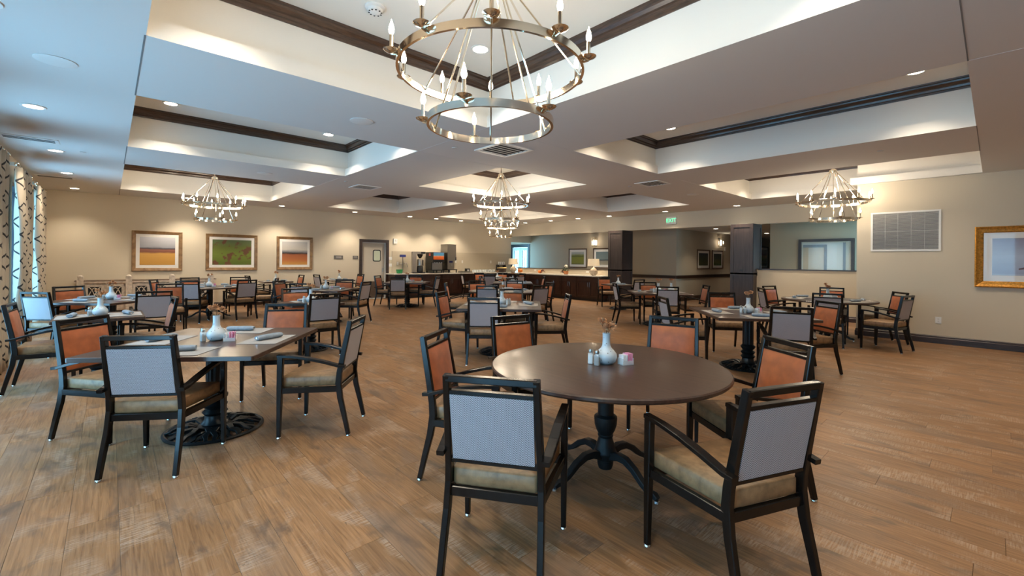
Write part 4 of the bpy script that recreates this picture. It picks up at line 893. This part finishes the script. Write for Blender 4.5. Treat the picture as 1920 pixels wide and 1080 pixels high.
for x in (-1.3, 1.3):
    for y in (-0.18, 0.2): MB().cbox(x, y, 0.05, 0.08, 0.08, 0.1).build('foot', chalk, t, smooth=0)

# ------------------------------------------------------------------ counters
def cabinet(w, loc, rz, label, group):
    t = thing('base_cabinet', label, 'cabinet', loc, rz, group); hw_ = w / 2
    MB().box(-hw_ + 0.002, hw_ - 0.002, -0.575, -0.002, 0.1, 0.869).build('body', cabw, t, smooth=0); MB().box(-hw_ + 0.002, hw_ - 0.002, -0.52, -0.02, 0, 0.1).build('toe_kick', black, t, smooth=0)
    dr = MB().box(-hw_ + 0.01, hw_ - 0.01, -0.595, -0.576, 0.70, 0.855).build('drawer', cabw, t, smooth=0)
    for s in (-1, 1):
        x0, x1 = sorted((s * 0.004, s * (hw_ - 0.01))); d = frame4(x0, x1, 0.115, 0.69, 0.06, -0.597, -0.577).build('door', cabw, t, smooth=0)
        MB().box(x0 + 0.06, x1 - 0.06, -0.584, -0.577, 0.175, 0.63).build('door_panel', cabw, d, smooth=0)
        MB().tube([(s * 0.04, -0.60, 0.50), (s * 0.04, -0.622, 0.50), (s * 0.04, -0.622, 0.66), (s * 0.04, -0.60, 0.66)], 0.006, 6).build('handle', chrome, d)
UA = [7.56, 8.62, 9.55, 10.45, 11.4, 12.66]; NA = ['under the green bin', 'under the coffee brewer', 'under the drinks machine', 'under the ice dispenser', 'under the glass tray']
for a, b, n_ in zip(UA, UA[1:], NA): cabinet(b - a, ((a + b) / 2, VA - 0.02, 0), 0, 'dark wood double-door base cabinet ' + n_, 'back counter cabinets')
VB = [9.24, 9.52, 10.36, 11.10, 11.92, 12.80, 13.70, 14.44]; NB = ['next to the counter pillar', 'under the table lamp', 'left of the table lamp, under flower pot', 'between flower pot and small pumpkin', 'under the small pumpkin', 'right of the counter corner', 'in the counter corner']
VB = VB[1:]; VB[0] = 9.24; NB = NB[1:]
NB = ['under the table lamp', 'under the flower pot', 'between flower pot and small pumpkin', 'under the small pumpkin', 'between small pumpkin and striped cups', 'in the counter corner']
for a, b, n_ in zip(VB, VB[1:], NB): cabinet(b - a, (UB - 0.02, (a + b) / 2, 0), -PI / 2, 'dark wood double-door base cabinet ' + n_, 'long counter cabinets')
t = thing('countertop', 'pale quartz L-shaped countertop over the dark cabinets', 'countertop', (0, 0, 0))
MB().box(7.50, UB - 0.005, VA - 0.66, VA - 0.004, 0.872, 0.91).build('back_run', quartz, t, smooth=0); MB().box(UB - 0.66, UB - 0.005, 9.21, VA - 0.661, 0.872, 0.91).build('long_run', quartz, t, smooth=0)
t = thing('backsplash', 'beige tile backsplash panel behind the drinks machines', 'backsplash', (0, VA, 0)); MB().box(7.75, 13.70, -0.010, -0.0005, 0.911, 1.73).build('panel', tile, t, smooth=0)
CT = 0.911
def item(name, label, cat, x, y, rz=0, group=None): return thing(name, label, cat, (x, y, CT), rz, group)
t = item('coffee_brewer', 'steel coffee brewer with black pot beside the drinks machine', 'coffee maker', 8.60, 14.76, R(-22))
MB().box(-0.18, -0.03, -0.15, 0.15, 0, 0.80).build('tower', steel, t, smooth=0); MB().box(-0.16, 0.30, -0.12, 0.12, 0.72, 0.81).build('brew_head', steel, t, smooth=0); MB().box(0.14, 0.31, -0.121, 0.121, 0.735, 0.80).build('control_strip', black, t, smooth=0)
MB().lathe([(0.04, 0.56), (0.10, 0.66), (0.11, 0.72)], 18, 0.12, 0).build('filter_basket', black, t); MB().box(-0.18, 0.30, -0.16, 0.16, 0, 0.03).build('base', black, t, smooth=0)
MB().lathe([(0.10, 0.30), (0.10, 0.50), (0.09, 0.53)], 18, 0.12, 0).build('upper_pot', steel, t); MB().lathe([(0.11, 0.03), (0.12, 0.08), (0.11, 0.25), (0.08, 0.29)], 18, 0.12, 0).build('lower_pot', black, t); MB().box(0.22, 0.25, -0.02, 0.02, 0.28, 0.5).build('pot_handle', black, t, smooth=0)
t = item('drinks_dispenser', 'black soft drink dispenser with colourful front panel', 'dispenser', 9.42, 14.72, 0)
MB().box(-0.27, 0.24, -0.10, 0.30, 0.10, 0.80).build('housing', black, t, smooth=0); MB().box(-0.27, 0.24, -0.22, -0.101, 0.42, 0.80).build('dispense_head', black, t, smooth=0)
drink = landscape('fruit drink panel', [(0.0, (0.75, 0.12, 0.02)), (0.35, (0.80, 0.20, 0.04)), (0.5, (0.75, 0.35, 0.3)), (0.6, (0.10, 0.40, 0.60)), (1.0, (0.12, 0.30, 0.62))], lo=0.52, hi=0.79, dist=0.08, scale=9)
MB().box(-0.25, 0.22, -0.226, -0.2205, 0.52, 0.79).build('front_panel', drink, t, smooth=0); MB().box(-0.24, 0.21, -0.112, -0.1, 0.13, 0.40).build('splash_plate', steel, t, smooth=0); MB().box(-0.27, 0.24, -0.26, -0.112, 0.09, 0.125).build('drip_tray', black, t, smooth=0)
for k in range(4): MB().cbox(-0.17 + 0.105 * k, -0.18, 0.40, 0.03, 0.04, 0.05).build('nozzle', grillem, t, smooth=0)
for x in (-0.24, 0.21):
    for y in (-0.2, 0.26): MB().cbox(x, y, 0.045, 0.03, 0.03, 0.09).build('foot', black, t, smooth=0)
MB().box(-0.278, -0.271, -0.05, 0.06, 0.66, 0.76).build('red_badge', plain('red badge', (0.55, 0.10, 0.08), 0.5), t, smooth=0)
t = item('ice_dispenser', 'tall stainless ice and water dispenser on black stand', 'dispenser', 10.06, 14.74, R(5))
MB().box(-0.22, 0.22, -0.16, 0.27, 0.48, 1.13).build('ice_bin', steel, t, smooth=0); MB().box(-0.17, 0.17, -0.10, 0.25, 0.14, 0.48).build('lower_body', steel, t, smooth=0); MB().box(-0.22, 0.22, -0.24, 0.26, 0.11, 0.14).build('drip_tray', black, t, smooth=0); MB().box(-0.09, 0.09, -0.108, -0.10, 0.40, 0.47).build('blue_label', bluep, t, smooth=0); MB().tube([(0, -0.11, 0.34), (0, -0.15, 0.33), (0, -0.155, 0.27)], 0.02, 8).build('chute', steel, t); MB().box(0.19, 0.222, -0.17, -0.158, 0.5, 0.62).build('latch', black, t, smooth=0)
for x in (-0.2, 0.2):
    for y in (-0.2, 0.22): MB().cbox(x, y, 0.055, 0.03, 0.03, 0.11).build('foot', black, t, smooth=0)
t = item('storage_bin', 'small green plastic bin at the end of the back counter', 'bin', 7.87, 14.74); MB().loops([[(a * s1, b * s1 * 0.7, z) for s1, z in ((s, z),) for a, b in ((-1, -1), (1, -1), (1, 1), (-1, 1))] for s, z in ((0.08, 0.0), (0.10, 0.14), (0.092, 0.14), (0.074, 0.012))]).build('tub', greenp, t, smooth=0); MB().box(-0.106, 0.106, -0.075, -0.069, 0.125, 0.14).build('rim', greenp, t, smooth=0)
t = item('water_station', 'chrome tap on a post with a blue label above green bin', 'tap', 8.13, 14.98); MB().tube([(0, 0, 0), (0, 0, 0.66)], 0.018, 8).build('post', steel, t); MB().tube([(0, 0, 0.34), (-0.16, -0.05, 0.34)], 0.012, 6).tube([(0, 0, 0.34), (0.14, -0.05, 0.37), (0.18, -0.06, 0.22)], 0.010, 6).build('spout', steel, t); MB().box(-0.12, 0.12, -0.02, 0.005, 0.60, 0.69).build('blue_label', bluep, t, smooth=0)
t = item('napkin_box', 'small black napkin box beyond the ice dispenser', 'box', 11.02, 14.82); MB().box(-0.09, 0.09, -0.06, 0.06, 0, 0.16).build('box', black, t, smooth=0); MB().box(-0.05, 0.05, -0.062, -0.060, 0.05, 0.12).build('window', grillem, t, smooth=0)
t = item('sink_basin', 'low steel drop-in basin on the back counter', 'sink', 10.75, 14.62); frame4(-0.25, 0.25, -0.14, 0.14, 0.02, 0, 1); MB().box(-0.25, 0.25, -0.14, -0.12, 0, 0.05).box(-0.25, 0.25, 0.12, 0.14, 0, 0.05).box(-0.25, -0.23, -0.12, 0.12, 0, 0.05).box(0.23, 0.25, -0.12, 0.12, 0, 0.05).box(-0.23, 0.23, -0.12, 0.12, 0, 0.01).build('basin', steel, t, smooth=0)
gm = MB().lathe([(0.024, 0), (0.026, 0.004), (0.032, 0.11), (0.029, 0.11), (0.023, 0.008)], 12).mesh('tumbler', glassm)
rows_ = [(11.25 + 0.085 * i, 14.66 + 0.09 * j) for i in range(14) for j in range(2)]
for i, (x, y) in enumerate(rows_): o = put('glass_tumbler', gm, None, (x, y, CT + 0.0005)); tag(o, 'clear glass tumbler standing in rows on the back counter', 'glass', 'counter tumblers')
t = item('bread_basket', 'dark wicker basket with yellow linen in the counter corner', 'basket', 12.70, 14.56)
MB().lathe([(0.16, 0), (0.19, 0.02), (0.21, 0.16), (0.195, 0.16), (0.17, 0.03)], 20).build('wicker', wick, t, smooth=0); MB().lathe([(0.18, 0.12), (0.225, 0.18), (0.19, 0.21), (0.10, 0.19)], 7).build('linen', linen, t, smooth=0)
MB().tube([(-0.2 * math.cos(PI * i / 8), 0, 0.15 + 0.15 * math.sin(PI * i / 8)) for i in range(9)], 0.012, 6).build('handle', wick, t)
t = item('cup_rack', 'black tiered rack of striped cups in the counter corner', 'rack', 12.98, 14.94); MB().box(-0.2, 0.2, -0.1, 0.1, 0, 0.02).box(-0.2, -0.18, -0.1, 0.1, 0.02, 0.3).box(0.18, 0.2, -0.1, 0.1, 0.02, 0.3).box(-0.2, 0.2, -0.1, 0.1, 0.3, 0.32).build('stand', black, t, smooth=0)
cupm = MB().lathe([(0.03, 0.0), (0.038, 0.13), (0.034, 0.13), (0.027, 0.01)], 12).mesh('cup', white)
for i in range(4): put('cup', cupm, t, (-0.14 + 0.093 * i, -0.02, 0.32))
for i in range(3): MB().box(-0.094 - 0.002 + 0.093 * i, -0.094 + 0.004 + 0.093 * i, -0.05, 0.02, 0.33, 0.44).build('stripe', black, t, smooth=0)
def table_lamp(x, y, label):
    t = item('table_lamp', label, 'lamp', x, y, 0, 'counter lamps'); pr = [(0.06, 0), (0.09, 0.01)] + [(0.145 * math.sin(PI * (0.22 + 0.66 * i / 14)) + 0.004 * (i % 2), 0.02 + 0.24 * i / 14) for i in range(15)] + [(0.05, 0.275), (0.03, 0.29)]
    MB().lathe(pr, 24).build('base', stonem, t, smooth=0); MB().tube([(0, 0, 0.28), (0, 0, 0.36)], 0.015, 8).build('neck', ivory, t)
    sh = MB().lathe([(0.215, 0.34), (0.195, 0.60)], 28); sh.f = sh.f[:-2]; sh.build('shade', shadem, t); lamp('lamp_glow', 'POINT', (0, 0, 0.47), 6, WARM, t, 0.06)
table_lamp(12.98, 9.82, 'ribbed stoneware table lamp with linen shade on the long counter'); table_lamp(13.06, 14.22, 'table lamp with linen shade behind the striped cups')
def pumpkin(t, x, y, z, r):
    m = MB(); n = 24; rings = [[(x + r * (1 + 0.07 * math.cos(8 * 2 * PI * j / n)) * math.sin(PI * i / 8) * math.cos(2 * PI * j / n), y + r * (1 + 0.07 * math.cos(8 * 2 * PI * j / n)) * math.sin(PI * i / 8) * math.sin(2 * PI * j / n), z + r * 0.8 * (1 - math.cos(PI * i / 8))) for j in range(n)] for i in range(1, 8)]
    m.loops(rings); m.build('pumpkin', pumpk, t); MB().tube([(x, y, z + r * 1.5), (x + 0.01, y, z + r * 1.85)], 0.012, 6).build('stalk', stemm, t)
def leaves(t, x, y, z, r, m, n, nm, seed):
    q = random.Random(seed); k = MB()
    for i in range(n):
        a, e, d = q.random() * 2 * PI, q.random() * 1.4, r * (0.4 + 0.6 * q.random()); c = Vector((x + d * math.cos(a) * math.cos(e), y + d * math.sin(a) * math.cos(e), z + d * math.sin(e)))
        u_ = Vector((q.uniform(-1, 1), q.uniform(-1, 1), q.uniform(-1, 1))).normalized() * 0.035; v_ = u_.cross(Vector((q.uniform(-1, 1), 0.3, 1))).normalized() * 0.02
        k.add([c - u_, c + v_, c + u_, c - v_], [(0, 1, 2, 3)])
    o = k.build(nm, m, t, smooth=0); o['kind'] = 'stuff'
t = item('pumpkin_arrangement', 'orange pumpkin with autumn leaves by the counter corner', 'pumpkin', 12.92, 13.62); pumpkin(t, 0, 0, 0, 0.10); leaves(t, 0.02, 0.10, 0.06, 0.12, creamf, 30, 'pale_leaves', 1)
t = item('pumpkin_arrangement', 'small orange pumpkin beside dark rust leaves on the long counter', 'pumpkin', 12.96, 12.42); pumpkin(t, 0, 0.08, 0, 0.085); leaves(t, 0, -0.08, 0.05, 0.11, rustleaf, 40, 'rust_leaves', 2)
t = item('flower_pot', 'terracotta pot of cream flowers and foliage on the long counter', 'flower pot', 12.97, 11.12); MB().lathe([(0.06, 0), (0.085, 0.02), (0.10, 0.12), (0.09, 0.13), (0.07, 0.05)], 16).build('pot', potm, t); leaves(t, 0, 0, 0.14, 0.17, leafm, 60, 'foliage', 3); leaves(t, 0.0, 0.17, 0.05, 0.11, rustleaf, 40, 'rust_leaves', 4)
for k in range(3): MB().sphere(0.02 * k - 0.02, -0.05 + 0.05 * k, 0.30 + 0.03 * (k % 2), 0.045, n=8, m=5).build('flower', creamf, t)
